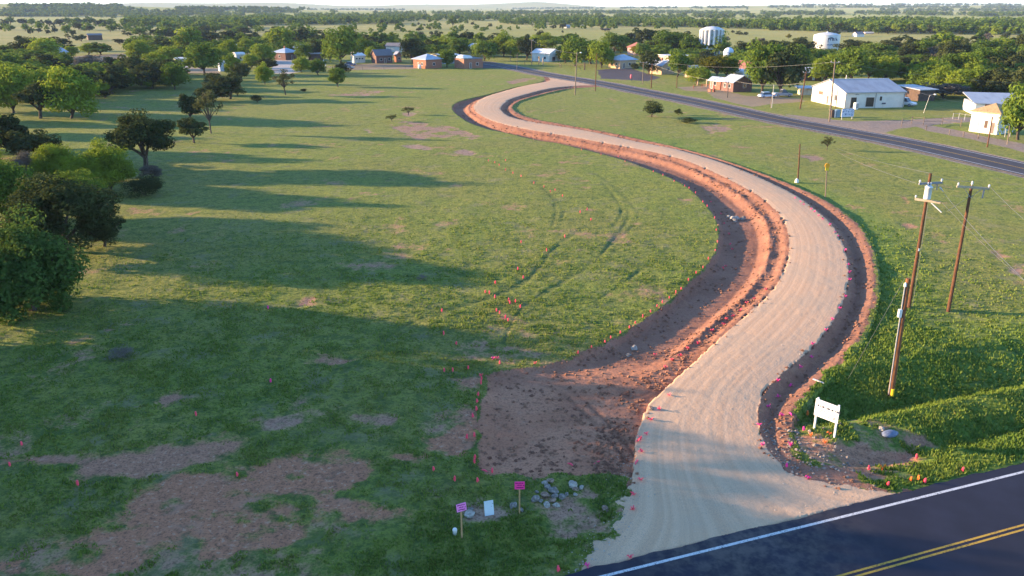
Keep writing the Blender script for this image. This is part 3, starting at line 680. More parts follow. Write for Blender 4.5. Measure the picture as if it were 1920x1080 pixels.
def trunk_mb(kind, c, rng, sides=6):
    m = MB(); cz = SHAPE[kind][0]; lean = rng.uniform(-.05, .05, 2)
    r0 = {'oak': .036, 'broad': .03, 'twig': .01, 'umb': .036, 'mesq': .024, 'round': .028, 'bush': .016, 'sparse': .026, 'yellow': .026, 'grey': .026}[kind]
    fork = {'oak': .14, 'broad': .12, 'twig': .04, 'umb': .22, 'mesq': .10, 'round': .16, 'bush': .06, 'sparse': .30, 'yellow': .2, 'grey': .15}[kind]
    f = Vector((lean[0], lean[1], fork))
    m.tube([(0, 0, -.03), (lean[0] * .2, lean[1] * .2, .03), (lean[0] * .6, lean[1] * .6, fork * .55), f], [r0 * 1.5, r0 * 1.1, r0, r0 * .95], sides)
    k = min(len(c), 7 if kind != 'sparse' else 14); far = c[np.argsort(-np.hypot(c[:, 0], c[:, 1]) + rng.random(len(c)) * .3)[:k]]
    for q in far:
        q = Vector(q); mid = f.lerp(q, .5) + Vector((rng.uniform(-.03, .03), rng.uniform(-.03, .03), rng.uniform(-.01, .06)))
        m.tube([f - Vector((0, 0, .01)), f.lerp(mid, .5) + Vector((0, 0, .01)), mid, q], [r0 * .72, r0 * .55, r0 * .4, r0 * .12], 5)
    m.tube([f - Vector((0, 0, .01)), (f + Vector((0, 0, cz))) * .5, (lean[0], lean[1], cz + .12)], [r0 * .8, r0 * .5, r0 * .15], 5)
    return m
PROTO = {}
def proto(kind, lod, var):
    k = (kind, lod, var)
    if k not in PROTO:
        rng = np.random.default_rng(abs(hash(kind)) % 1000 * 0 + {'umb': 8, 'broad': 9, 'twig': 10, 'oak': 1, 'mesq': 2, 'round': 3, 'bush': 4, 'sparse': 5, 'yellow': 6, 'grey': 7}[kind] * 100 + lod * 10 + var)
        ncl, nl, lf = [(64, 250, .0185), (48, 80, .036), (26, 34, .070)][lod]
        if kind == 'sparse': ncl, nl = int(ncl * .55), int(nl * .5)
        if kind == 'mesq': ncl, nl, lf = int(ncl * 1.15), int(nl * 1.1), lf * 1.22
        if kind == 'bush': ncl = int(ncl * .6)
        if kind == 'broad': ncl = int(ncl * 1.7)
        if kind == 'twig': ncl, nl = int(ncl * .45), int(nl * .35)
        q, f, ti, c = crown_mesh(kind, ncl, nl, lf, rng)
        cm = npmesh('crown', q, f, LEAF[kind], False, {'tint': ti})
        t = trunk_mb(kind, c, rng); tm = bpy.data.meshes.new('trunk'); tm.from_pydata(t.v, [], t.f); tm.materials.append(M_BARK); tm.update()
        PROTO[k] = (cm, tm)
    return PROTO[k]
DESC = {'broad': 'broad tree', 'twig': 'brush heap', 'umb': 'dark tree', 'oak': 'dark tree', 'mesq': 'bright feathery tree', 'round': 'mid-green tree', 'bush': 'dark bush', 'sparse': 'half-bare tree', 'yellow': 'yellowish tree', 'grey': 'greyish brushy tree'}
NAME = {'broad': 'leafy_tree', 'twig': 'brush_heap', 'umb': 'oak_tree', 'oak': 'oak_tree', 'mesq': 'mesquite_tree', 'round': 'leafy_tree', 'bush': 'bush', 'sparse': 'sparse_tree', 'yellow': 'leafy_tree', 'grey': 'grey_tree'}
NTREE = [0]
def tree(p, w, h, kind, label, group, lod=None, rz=None):
    D = math.hypot(p[0], p[1]); lod = lod if lod is not None else (0 if D < 135 else 1 if D < 430 else 2)
    var = NTREE[0] % (3 if lod == 0 else 4); NTREE[0] += 1
    cm, tm = proto(kind, lod, var)
    e = empty(NAME[kind], (p[0], p[1], p[2] - .05), RNG.uniform(0, 6.28) if rz is None else rz, label, 'bush' if kind == 'bush' else 'brush heap' if kind == 'twig' else 'tree', group)
    e.scale = (w, w, h)
    link('trunk', tm, e); link('crown', cm, e)
    return e
def trees(phrase, group, lst, manual=None):
    """lst: (px, base py, width px, height px, kind[, label])"""
    cnt = {}
    for it in sorted([i for i in lst if len(i) == 5], key=lambda i: i[0]): cnt.setdefault(it[4], []).append(it)
    for it in lst:
        px, py, w, h, kind = it[:5]
        if len(it) > 5: lab = it[5]
        elif len(cnt[kind]) == 1: lab = f"{DESC[kind]} {phrase}"
        else: lab = f"{DESC[kind]} {phrase}, {ORD[cnt[kind].index(it)]} such from left"
        p = on(px, py) if py > 78 else at(px, py)
        s = ppm(p) / (1.22 if group == 'town trees' else 1.0); tree(p, w / s, h / s, kind, lab, group)
# foreground group on the left
trees('', 'trees along the left side of the field', [
 (62,582,190,168,'broad','big leafy green tree in the left foreground, cut by the frame'),
 (130,474,196,138,'oak','broad near-black tree behind the big foreground tree on the left'),
 (22,428,124,126,'round','mid-green tree at the left frame edge behind the near-black tree'),
 (210,360,92,94,'mesq','bright yellow-green tree just left below the lone spreading oak'),
 (166,366,84,72,'mesq','small bright feathery tree touching the left of a taller bright one'),
 (112,345,74,72,'mesq','bright feathery tree beside a grey-brown bush at the left'),
 (56,342,66,56,'grey','grey-brown bushy tree between bright trees at the left edge'),
 (275,366,74,36,'bush','dark low bush at the tip of the left foreground trees'),
 (286,336,40,26,'grey','small brown brush clump under the lone oak'),
 (274,318,126,104,'umb','lone spreading dark oak standing free in the field at left'),
 (32,288,90,70,'oak','dark oak at the left frame edge beyond the bright trees'),
 (72,302,96,56,'oak','low dark oak right of the one at the left frame edge'),
 (-30,350,90,80,'mesq','bright tree partly outside the left frame edge'),
 (150,408,96,84,'round','shaded green tree filling the gap above the near-black tree'),(196,462,78,74,'oak','dark tree at the right side of the near-black tree'),
 (228,340,40,30,'bush','small dark bush at the foot of the bright tree by the oak')])
trees('', 'trees of the bright clump at the left', [
 (26,212,86,84,'mesq','tall bright yellow-green tree leftmost in the round-topped clump'),
 (134,222,98,90,'mesq','tall bright yellow-green tree rightmost in the round-topped clump'),
 (76,222,78,66,'umb','dark oak in front between two tall bright trees'),
 (52,192,66,60,'mesq','bright feathery tree at the back left of the round-topped clump'),
 (100,192,64,58,'mesq','bright feathery tree at the back centre of the round-topped clump'),
 (152,186,76,58,'oak','dark oak behind the tall bright tree of the clump'),
 (210,176,78,52,'oak','dark oak right of the bright clump, above a low pale bush'),
 (190,180,34,28,'mesq','small bright tree against dark oaks beside the bright clump'),
 (196,184,34,15,'bush','low bush at the foot of the dark oaks by the bright clump')])
trees('', 'trees in the middle left of the field', [
 (358,224,48,46,'oak','dark oak next to the thin half-bare tree in the field'),
 (396,250,50,78,'sparse','tall thin half-bare tree with visible branches in the field'),
 (364,268,50,46,'umb','small leaning dark oak under the thin half-bare tree'),
 (400,190,64,30,'oak','flat dark oak above the thin half-bare tree'),
 (432,186,62,46,'oak','dark oak with bright grass behind, right of the flat one'),
 (412,170,60,32,'oak','dark oak at the top of the field group near the pale wall'),
 (446,180,34,22,'bush','dark bush at the right foot of the field oaks'),
 (482,192,24,14,'bush','small dark bush alone right of the field oaks'),
 (536,178,44,46,'sparse','olive ragged tree standing left of the round field tree'),
 (634,163,32,35,'round','small round tree standing alone in the upper field'),
 (497,158,34,38,'mesq','bright bushy tree left of the olive ragged tree'),
 (500,132,44,22,'oak','dark low tree beside the pale concrete slab'),
 (566,136,36,28,'mesq','bright round tree in front of the pale concrete slab'),
 (597,141,34,28,'round','dark-footed round tree right of the pale concrete slab'),
 (644,140,32,22,'bush','dark bush beside the parked grey car'),
 (570,172,14,6,'bush','tiny dark bush right of the olive ragged tree'),
 (625,139,20,10,'grey','brushy grey shrub under the tall town tree'),
 (1223,220,40,30,'bush','dark green bush on the grass beside the highway'),
 (1272,216,18,12,'bush','smaller bush right of the one beside the highway'),
 (1290,230,34,9,'bush','flat low brush on the grass beside the highway'),
 (735,228,24,14,'sparse','low scrubby plant beside the pale bare patch'),
 (765,216,26,16,'sparse','scraggly plant at the top of the pale bare patch'),
 (1550,282,26,26,'sparse','thin leafless sapling on the grass beyond the bare pole')])
G = 'town trees'
trees('at the left edge behind the bright clump', G, [(15,111,56,20,'round'),(52,112,44,34,'oak'),(84,116,52,34,'mesq'),(108,96,48,20,'oak'),(10,142,60,30,'round'),(60,140,54,22,'mesq'),(98,140,56,30,'oak'),(118,128,44,24,'round'),(28,140,40,18,'mesq'),(70,126,40,20,'oak'),(35,160,70,26,'oak'),(130,140,34,18,'oak')])
trees('by the brown plot', G, [(138,106,22,15,'mesq'),(166,103,28,17,'mesq'),(190,103,38,18,'round'),(172,142,46,30,'grey'),(225,83,28,8,'bush'),(218,140,50,26,'oak'),(152,130,26,12,'bush')])
trees('in the shady grove left of the pale wall', G, [(256,156,50,44,'oak'),(286,166,54,40,'oak'),(318,150,40,30,'oak'),(328,168,38,37,'round'),(292,130,40,25,'mesq'),(318,120,36,26,'mesq'),(262,112,38,28,'mesq'),(248,100,24,20,'round'),(282,95,24,15,'round'),(305,100,40,24,'oak'),(308,88,32,15,'round'),(338,108,30,16,'oak')])
trees('around the house with the pale wall', G, [(384,139,58,46,'round'),(411,118,40,22,'mesq'),(431,114,30,30,'mesq'),(402,98,30,18,'round'),(436,142,28,32,'mesq'),(464,102,28,23,'mesq'),(452,150,30,26,'oak'),(472,128,30,20,'mesq'),(350,96,46,33,'mesq'),(372,92,36,26,'oak'),(330,92,30,16,'oak'),(395,82,44,20,'oak'),(430,80,34,18,'oak'),(456,82,26,16,'round'),(472,84,22,18,'oak')])
trees('behind the blue-roofed house', G, [(497,118,38,28,'mesq'),(486,96,34,20,'round'),(512,90,34,22,'round'),(527,94,44,32,'mesq'),(562,88,42,28,'oak'),(585,85,36,26,'round'),(604,86,40,22,'oak'),(515,70,22,15,'oak'),(571,114,28,25,'round'),(594,112,32,31,'oak'),(545,84,26,20,'round')])
trees('around the white shed', G, [(640,121,66,54,'round'),(618,116,26,24,'round'),(682,106,36,26,'round'),(698,114,22,20,'mesq'),(700,92,40,20,'oak'),(662,88,34,18,'oak'),(686,84,34,18,'round'),(712,86,30,20,'round'),(650,80,36,14,'oak'),(735,84,26,18,'round'),(722,94,26,12,'round'),(750,96,30,14,'oak')])
trees('around the brick hip-roofed house', G, [(776,120,46,37,'oak'),(838,126,30,26,'round'),(780,88,44,22,'round'),(797,98,14,17,'mesq'),(808,100,26,20,'oak'),(818,92,22,20,'round'),(834,99,36,25,'mesq'),(820,76,22,14,'oak'),(852,88,30,22,'round'),(862,104,34,26,'round'),(876,88,30,22,'oak'),(893,98,26,18,'round'),(908,114,42,30,'round'),(925,92,32,20,'oak'),(944,106,40,36,'mesq'),(920,108,28,24,'oak'),(902,90,28,22,'round'),(963,108,28,26,'mesq')])
trees('by the white house near the highway end', G, [(970,106,34,27,'round'),(987,112,36,36,'oak'),(985,92,34,18,'round'),(1012,78,26,16,'oak'),(1022,96,48,26,'mesq'),(1070,92,46,22,'round'),(1078,124,52,42,'round'),(1060,118,26,26,'oak'),(1108,120,44,28,'oak'),(1128,128,42,40,'mesq'),(1150,100,40,30,'round'),(1108,98,40,16,'round'),(1004,108,20,16,'bush')])
trees('by the tan house', G, [(1146,92,32,22,'oak'),(1170,95,40,22,'round'),(1185,88,36,24,'oak'),(1213,92,38,30,'oak'),(1216,140,32,34,'oak'),(1206,112,30,24,'round'),(1194,104,26,14,'yellow'),(1164,100,24,12,'yellow'),(1190,131,16,10,'bush')])
trees('below the legged water tower', G, [(1244,90,30,26,'round'),(1252,104,48,34,'round'),(1266,88,40,22,'oak'),(1278,104,36,28,'round'),(1292,106,42,32,'round'),(1340,106,44,38,'mesq'),(1228,104,34,22,'oak'),(1322,118,30,18,'oak'),(1270,144,38,38,'round'),(1296,124,28,18,'mesq'),(1320,128,32,20,'oak'),(1306,158,42,26,'mesq'),(1342,146,52,32,'yellow'),(1362,146,40,30,'round')])
trees('right of the small domed tank', G, [(1392,112,44,26,'oak'),(1416,108,44,26,'oak'),(1440,112,46,28,'oak'),(1372,124,40,16,'round'),(1404,130,44,18,'round'),(1426,124,36,22,'oak'),(1356,116,26,12,'bush')])
trees('beside the blue-roofed brick house on the highway', G, [(1428,176,62,74,'round'),(1466,178,72,72,'oak'),(1490,140,50,44,'round'),(1450,120,54,34,'oak')])
trees('behind the white metal building', G, [(1545,153,46,34,'mesq'),(1596,156,58,52,'round'),(1568,152,46,40,'mesq'),(1626,150,40,34,'round'),(1656,152,46,36,'mesq'),(1550,112,74,16,'round'),(1496,108,54,28,'oak'),(1600,106,60,24,'oak'),(1640,112,50,24,'round'),(1506,99,36,16,'oak'),(1500,96,40,20,'oak'),(1625,126,44,26,'round'),(1660,104,44,22,'oak'),(1602,134,36,28,'oak')])
trees('in the thick wood at the right edge', G, [(1690,100,44,26,'oak'),(1716,104,44,26,'oak'),(1742,100,44,26,'round'),(1776,98,44,28,'mesq'),(1808,104,44,24,'oak'),(1836,98,44,22,'oak'),(1700,122,50,32,'oak'),(1728,120,50,34,'round'),(1758,122,46,28,'grey'),(1782,128,54,40,'oak'),(1812,122,48,30,'round'),(1848,116,60,32,'round'),(1880,110,56,30,'mesq'),(1910,108,50,32,'oak'),(1700,148,48,32,'oak'),(1744,158,52,38,'mesq'),(1772,150,56,38,'round'),(1812,152,56,40,'mesq'),(1846,146,58,44,'round'),(1884,148,60,44,'oak'),(1912,140,54,44,'round'),(1764,172,50,38,'mesq'),(1800,178,46,36,'mesq'),(1824,178,50,42,'mesq'),(1846,180,54,36,'oak'),(1876,182,60,42,'oak'),(1912,186,54,48,'oak'),(1740,140,50,30,'oak'),(1880,90,30,14,'grey'),(1930,130,60,52,'oak'),(1718,136,40,26,'round'),(1770,184,70,22,'grey'),(1866,168,44,30,'round')])
trees('', G, [(1908,262,76,86,'round','large leafy tree over the tan pump house at the right frame edge')])
# pasture trees far out
G = 'pasture trees'
trees('in the dry pasture at far left', G, [(2,57,10,7,'bush'),(20,57,16,11,'round'),(48,59,14,13,'round'),(57,64,12,10,'oak'),(73,61,14,8,'oak'),(91,64,10,8,'oak'),(103,62,13,14,'oak'),(127,64,18,15,'round'),(137,67,14,10,'oak'),(148,56,20,12,'oak'),(130,78,16,14,'sparse'),(143,76,16,10,'oak'),(153,78,18,13,'oak'),(168,58,14,9,'oak'),(207,60,16,13,'round'),(10,49,16,12,'oak'),(20,46,20,14,'round'),(42,46,20,10,'oak'),(60,48,14,12,'round'),(75,49,16,11,'oak'),(93,49,16,11,'oak'),(112,49,20,13,'oak'),(130,47,18,12,'round'),(148,48,20,14,'round'),(170,48,24,16,'round'),(188,50,22,12,'oak'),(210,50,18,14,'round'),(232,62,10,5,'bush'),(240,67,20,6,'oak')])
trees('in the pasture behind the left grove', G, [(262,68,26,18,'round'),(273,75,18,13,'oak'),(258,78,20,8,'oak'),(290,68,22,14,'oak'),(305,72,26,19,'round'),(322,72,28,18,'oak'),(342,70,26,16,'round'),(360,64,24,14,'round'),(384,66,26,16,'oak'),(405,62,24,14,'round'),(425,58,24,12,'oak'),(448,60,20,12,'round'),(460,66,26,14,'oak'),(480,74,22,12,'oak')])
trees('on the tan pasture beyond the town', G, [(515,62,18,11,'oak'),(535,60,10,6,'bush'),(647,55,9,6,'oak'),(660,66,18,9,'oak'),(717,46,10,9,'oak'),(724,49,9,8,'oak'),(745,49,8,7,'oak'),(752,49,7,5,'oak'),(785,47,6,5,'bush'),(796,49,6,4,'bush'),(815,48,10,6,'bush'),(849,50,17,19,'round'),(886,47,8,6,'oak'),(919,51,9,7,'bush'),(785,58,14,6,'bush'),(805,56,10,5,'bush'),(809,66,11,7,'bush'),(788,68,18,8,'bush'),(768,61,9,4,'bush'),(935,70,28,8,'bush'),(876,58,5,3,'bush'),(942,59,7,4,'bush'),(998,53,4,9,'sparse'),(1004,58,6,3,'bush'),(1037,54,13,7,'oak'),(1055,54,16,10,'oak'),(1078,52,18,9,'round'),(1110,53,11,9,'round'),(1125,50,9,5,'bush'),(1135,59,24,6,'grey'),(1055,62,5,5,'bush'),(1080,66,3,5,'bush')])
trees('on the pasture around the two water tanks', G, [(1232,63,16,6,'oak'),(1356,66,6,3,'bush'),(1374,62,8,5,'bush'),(1386,66,14,8,'oak'),(1398,66,12,6,'bush'),(1383,54,10,10,'oak'),(1424,52,8,12,'oak'),(1362,78,12,9,'grey'),(1428,80,14,8,'grey'),(1478,73,11,9,'yellow'),(1460,36,6,3,'bush'),(1500,28,4,4,'bush'),(1560,68,26,13,'oak'),(1565,60,14,16,'oak'),(1834,81,20,24,'round'),(1850,78,20,15,'grey'),(1866,68,22,18,'mesq'),(1884,74,18,14,'bush'),(1842,86,36,9,'grey')])
row = np.random.default_rng(5)
trees('fronting the far wood at right', G, [(1446 + i * 15.5 + row.uniform(-4, 4), 54 + 9.5 * min(1, i / 14) + row.uniform(-1.5, 1), row.uniform(18, 26), row.uniform(13, 19), ['oak', 'round', 'round', 'oak', 'mesq'][int(row.integers(0, 5))]) for i in range(31) if not (1505 < 1446 + i * 15.5 < 1515)])
# trees just outside the frame on the left, whose long shadows lie over the foreground
for k, (x, y, w_, h_) in enumerate([(-47,51.5,9,9.5),(-52,46,11,11),(-47,40,10,10.5),(-56,38.5,11,13),(-49,33.5,11,12),(-58,30,12,13.5),(-48,27,11,12.5),(-60,24,12,14),(-52,20,12,13),(-66,44,10,12.5),(-68,34,11,13),(-46,14,11,12),(-70,16,12,13),(-74,51,12,15),(-78,46,12,16),(-80,40,13,16.5),(-82,34,13,17),(-84,28,13,17),(-80,22,13,16)]):
    tree((x, y, 0), w_, h_, 'oak' if k % 2 else 'round', f'tall shade tree left of the frame, {ORD[k]} from its far end', 'shade trees left of the frame', lod=1)
def thicket():
    base = []
    for v in range(5):
        rng = np.random.default_rng(700 + v); q, f, ti, c = crown_mesh('bush', 12, 26, .075, rng); base.append((q, ti))
    rng = np.random.default_rng(78); V, T = [], []
    zones = [([(1690,118),(1925,110),(1925,190),(1830,178),(1750,172),(1700,165),(1690,140)],150),([(1440,108),(1690,110),(1690,130),(1620,140),(1560,135),(1500,122),(1440,130)],110),([(0,108),(60,106),(120,120),(118,150),(60,170),(0,172)],90),
        ([(140,150),(240,140),(330,140),(345,165),(250,170),(150,180)],60),([(1370,112),(1440,108),(1440,140),(1380,138)],30),([(1040,100),(1110,92),(1130,108),(1060,120)],30),([(1210,92),(1310,92),(1330,116),(1270,118),(1215,112)],40),([(480,80),(620,76),(760,84),(740,100),(600,100),(500,108)],70),([(240,80),(470,76),(470,110),(400,112),(300,112),(245,112)],80),([(760,86),(960,88),(960,104),(900,108),(850,104),(770,112)],50)]
    for poly, n in zones:
        P = np.array(poly, float); k = 0
        n = int(n * 1.7)
        while k < n:
            px, py = rng.uniform(P[:, 0].min(), P[:, 0].max()), rng.uniform(P[:, 1].min(), P[:, 1].max())
            if not inside(np.array([px]), np.array([py]), poly)[0]: continue
            k += 1; p = at(px, py, 0.0); q, ti = base[int(rng.integers(0, 5))]; h = rng.uniform(2.0, 5.6); w_ = h * rng.uniform(1.1, 1.9); a = rng.uniform(0, 6.28); c_, s_ = math.cos(a) * w_, math.sin(a) * w_
            V.append(np.stack([q[:, 0] * c_ - q[:, 1] * s_ + p.x, q[:, 0] * s_ + q[:, 1] * c_ + p.y, q[:, 2] * h - .1], 1)); T.append(np.clip(ti * .7 + rng.uniform(-.1, .4), 0, 1))
    V = np.concatenate(V); T = np.concatenate(T)
    tag(link('undergrowth', npmesh('undergrowth', V, np.arange(len(V)).reshape(-1, 4), LEAF['round'], False, {'tint': T})), kind='stuff')
thicket()
for k in range(11):
    y = 84 + k * 14.5 + (k * 37 % 9); x = -(.6486 * (y * CT + H * ST)) - 5 - (k * 53 % 7)
    tree((x, y, 0), 9 + k % 3, 8 + (k * 29 % 4), 'oak' if k % 2 else 'round', f'tree just beyond the left frame edge up the field, {ORD[k]} going away', 'shade trees left of the frame', lod=1)
# far woods: one mass too dense to count
def far_woods():
    base = []
    for v in range(6):
        rng = np.random.default_rng(900 + v); q, f, ti, c = crown_mesh('round' if v % 2 else 'oak', 10, 7, .16, rng); q = q.copy(); q[:, 2] -= .12; base.append((q, ti))
    rng = np.random.default_rng(77)
    bands = [  # x0 x1 ybase(x0) ybase(x1) depth px, count, tree height m
     (1430,1925,52,62,10,420,7),(1430,1925,46,52,6,260,7),(1600,1925,42,48,4,160,7),(940,1450,43,52,6,330,6.5),(1000,1300,40,42,5,200,6.5),(1225,1450,48,50,4,110,6),
     (480,960,40,36,6,420,7),(480,760,46,44,4,170,7),(560,960,33,31,4,330,7),(700,1000,27,26,3,260,7),(230,500,48,44,6,260,7),(240,480,40,38,4,160,7),(300,480,56,52,4,90,7),(480,530,32,32,2,60,7),
     (0,260,30,31,3,260,7),(0,260,25,26,4,330,7),(0,250,20,20,5,420,8),(20,230,14,13,4,330,8),(250,480,30,29,3,190,7),(250,560,24,23,2,230,8),(330,760,18.5,19,1.2,330,9),
     (960,1460,34,33,3,260,7),(960,1300,25,24,3,330,8),(1300,1560,26,28,2,240,8),(960,1400,17,15,1.2,330,10),
     (1480,1760,24,27,2,240,8),(1640,1925,27,30,3,260,8),(1545,1582,27,27,1,40,8),(1820,1846,30,31,1.2,40,9),(1440,1925,14,15,1.5,330,10),(1650,1925,20,21,2,200,9),(1500,1925,10.5,10,1,300,11)]
    bands += [(0, 960, 46, 44, 34, 150, 6), (960, 1925, 42, 50, 30, 120, 6), (0, 1925, 24, 24, 14, 260, 7), (240, 960, 62, 58, 8, 40, 5)]
    V, T = [], []
    for x0, x1, ya_, yb_, dp, n, hm in bands:
        for i in range(n):
            u = rng.random(); px = x0 + (x1 - x0) * u; py = ya_ + (yb_ - ya_) * u + rng.uniform(-dp / 2, dp / 2)
            if vn(np.array([px]), np.array([py * 9]), 34, 5)[0] < -.30: continue
            p = at(px, max(py, 9.5)); 
            q, ti = base[int(rng.integers(0, 6))]
            h = hm * rng.uniform(.6, 1.3); w_ = h * rng.uniform(1.0, 1.7) * (1.25 if p.length > 2500 else 1); a = rng.uniform(0, 6.28); c_, s_ = math.cos(a) * w_, math.sin(a) * w_
            V.append(np.stack([q[:, 0] * c_ - q[:, 1] * s_ + p.x, q[:, 0] * s_ + q[:, 1] * c_ + p.y, q[:, 2] * h * 1.15 + p.z], 1)); T.append(np.clip(ti * .6 + rng.uniform(0, .4), 0, 1))
    V = np.concatenate(V); T = np.concatenate(T)
    tag(link('far_woods', npmesh('far_woods', V, np.arange(len(V)).reshape(-1, 4), LEAF['round'], False, {'tint': T})), kind='stuff')
far_woods()
# ------------------------------------------------------------------ buildings
def ribbed(name, c, dark, axis=0, per=2.2, rough=.45, spec=.5):
    t = NT(name); v = t.obj(); w_ = t.n('ShaderNodeTexWave', wave_type='BANDS', bands_direction='XY'[axis]); w_.inputs['Scale'].default_value = per
    t.L(v, w_.inputs[0]); n = t.noise(.6, t.mapv(v, (1, .25, 1) if axis == 0 else (.25, 1, 1)), 4.0)
    col = t.mix(t.ramp(n, .4, .7), c, dark); col = t.mix(t.ramp(t.noise(3, v, 4.0), .58, .75, 0, .35), col, (.30, .24, .20))
    return t.done(t.bsdf(col, rough, 0, spec, w_.outputs[1], .35, .03))
def brickmat(name, a, b, mortar):
    t = NT(name); v = t.obj(); sx = t.n('ShaderNodeSeparateXYZ'); t.L(v, sx.inputs[0]); cb = t.n('ShaderNodeCombineXYZ')
    t.L(t.math('ADD', sx.outputs[0], sx.outputs[1]), cb.inputs[0]); t.L(sx.outputs[2], cb.inputs[1])
    br = t.n('ShaderNodeTexBrick'); br.inputs['Scale'].default_value = 2.6; t.L(cb.outputs[0], br.inputs[0])
    for i, c in ((1, a), (2, b), (3, mortar)): br.inputs[i].default_value = (*c, 1)
    n = t.noise(.8, v, 4.0)
    return t.done(t.bsdf(t.mix(t.ramp(n, .5, .75, 0, .4), br.outputs[0], tuple(x * .6 for x in a)), .9, 0, .15, br.outputs[1], .2, .01))
BM = {
 'white': paint('white_siding', (.62, .60, .55), .10, 1.2, .55, dirt=(.42, .36, .30)), 'panel': ribbed('white_panel_siding', (.62, .60, .55), (.55, .53, .48), 0, 1.3, .5, .35), 'cream': paint('cream_plaster', (.60, .52, .38), .12, 1.5, .7, dirt=(.38, .30, .22)),
 'tan': brickmat('tan_brick', (.46, .30, .17), (.52, .36, .22), (.45, .38, .30)), 'brick': brickmat('red_brick', (.30, .115, .070), (.38, .16, .09), (.30, .22, .18)),
 'dbrick': brickmat('dark_brick', (.16, .085, .075), (.21, .11, .09), (.2, .16, .15)), 'blue': paint('pale_blue_siding', (.40, .47, .56), .1, 1.2, .6, dirt=(.3, .3, .3)),
 'grey': paint('grey_siding', (.34, .33, .32), .12, 1.2, .7), 'wood': paint('dark_wood', (.10, .065, .05), .3, 2, .85), 'rust': paint('red_boards', (.36, .12, .08), .25, 2, .8),
 'pink': paint('pink_plaster', (.58, .40, .35), .1, 2, .7),
 'steel': paint('galvanised_pole', (.38, .38, .39), .15, 3, .45, .4), 'trim': paint('white_trim', (.74, .72, .68), .08, 2, .5),
 'rmetal': ribbed('metal_roofing', (.34, .36, .40), (.26, .27, .31), 0), 'rblue': ribbed('pale_metal_roofing', (.42, .48, .56), (.34, .39, .46), 0),  # pale roofing: blue sky reflection put into the colour of grey metal roofs
 'rwhite': paint('white_roofing', (.72, .71, .70), .10, 1.5, .45, dirt=(.5, .46, .42)), 'rshing': paint('grey_shingles', (.20, .19, .20), .25, 4, .9),
 'rred': paint('red_roofing', (.42, .17, .13), .2, 3, .7), 'rtan': paint('tan_shingles', (.40, .28, .15), .25, 3, .9, dirt=(.2, .13, .08)),
 'glass': paint('dark_glass', (.03, .035, .04), .2, 2, .12, 0, .6), 'door': paint('door_paint', (.16, .12, .10), .15, 3, .6), 'conc': paint('concrete', (.44, .41, .37), .15, 2, .9),
 'tank': paint('tank_paint', (.60, .60, .59), .06, .5, .45, dirt=(.60, .55, .50)), 'ink': paint('dark_lettering', (.05, .06, .10), .2, 3, .7), 'inkb': paint('blue_lettering', (.10, .17, .30), .2, 3, .7)}
def frame_of(corner, phi, lift=0):
    p = on(*corner) if corner[1] > 78 else at(*corner); az_ = math.atan2(p.x, p.y); return p, phi - az_, ppm(p)
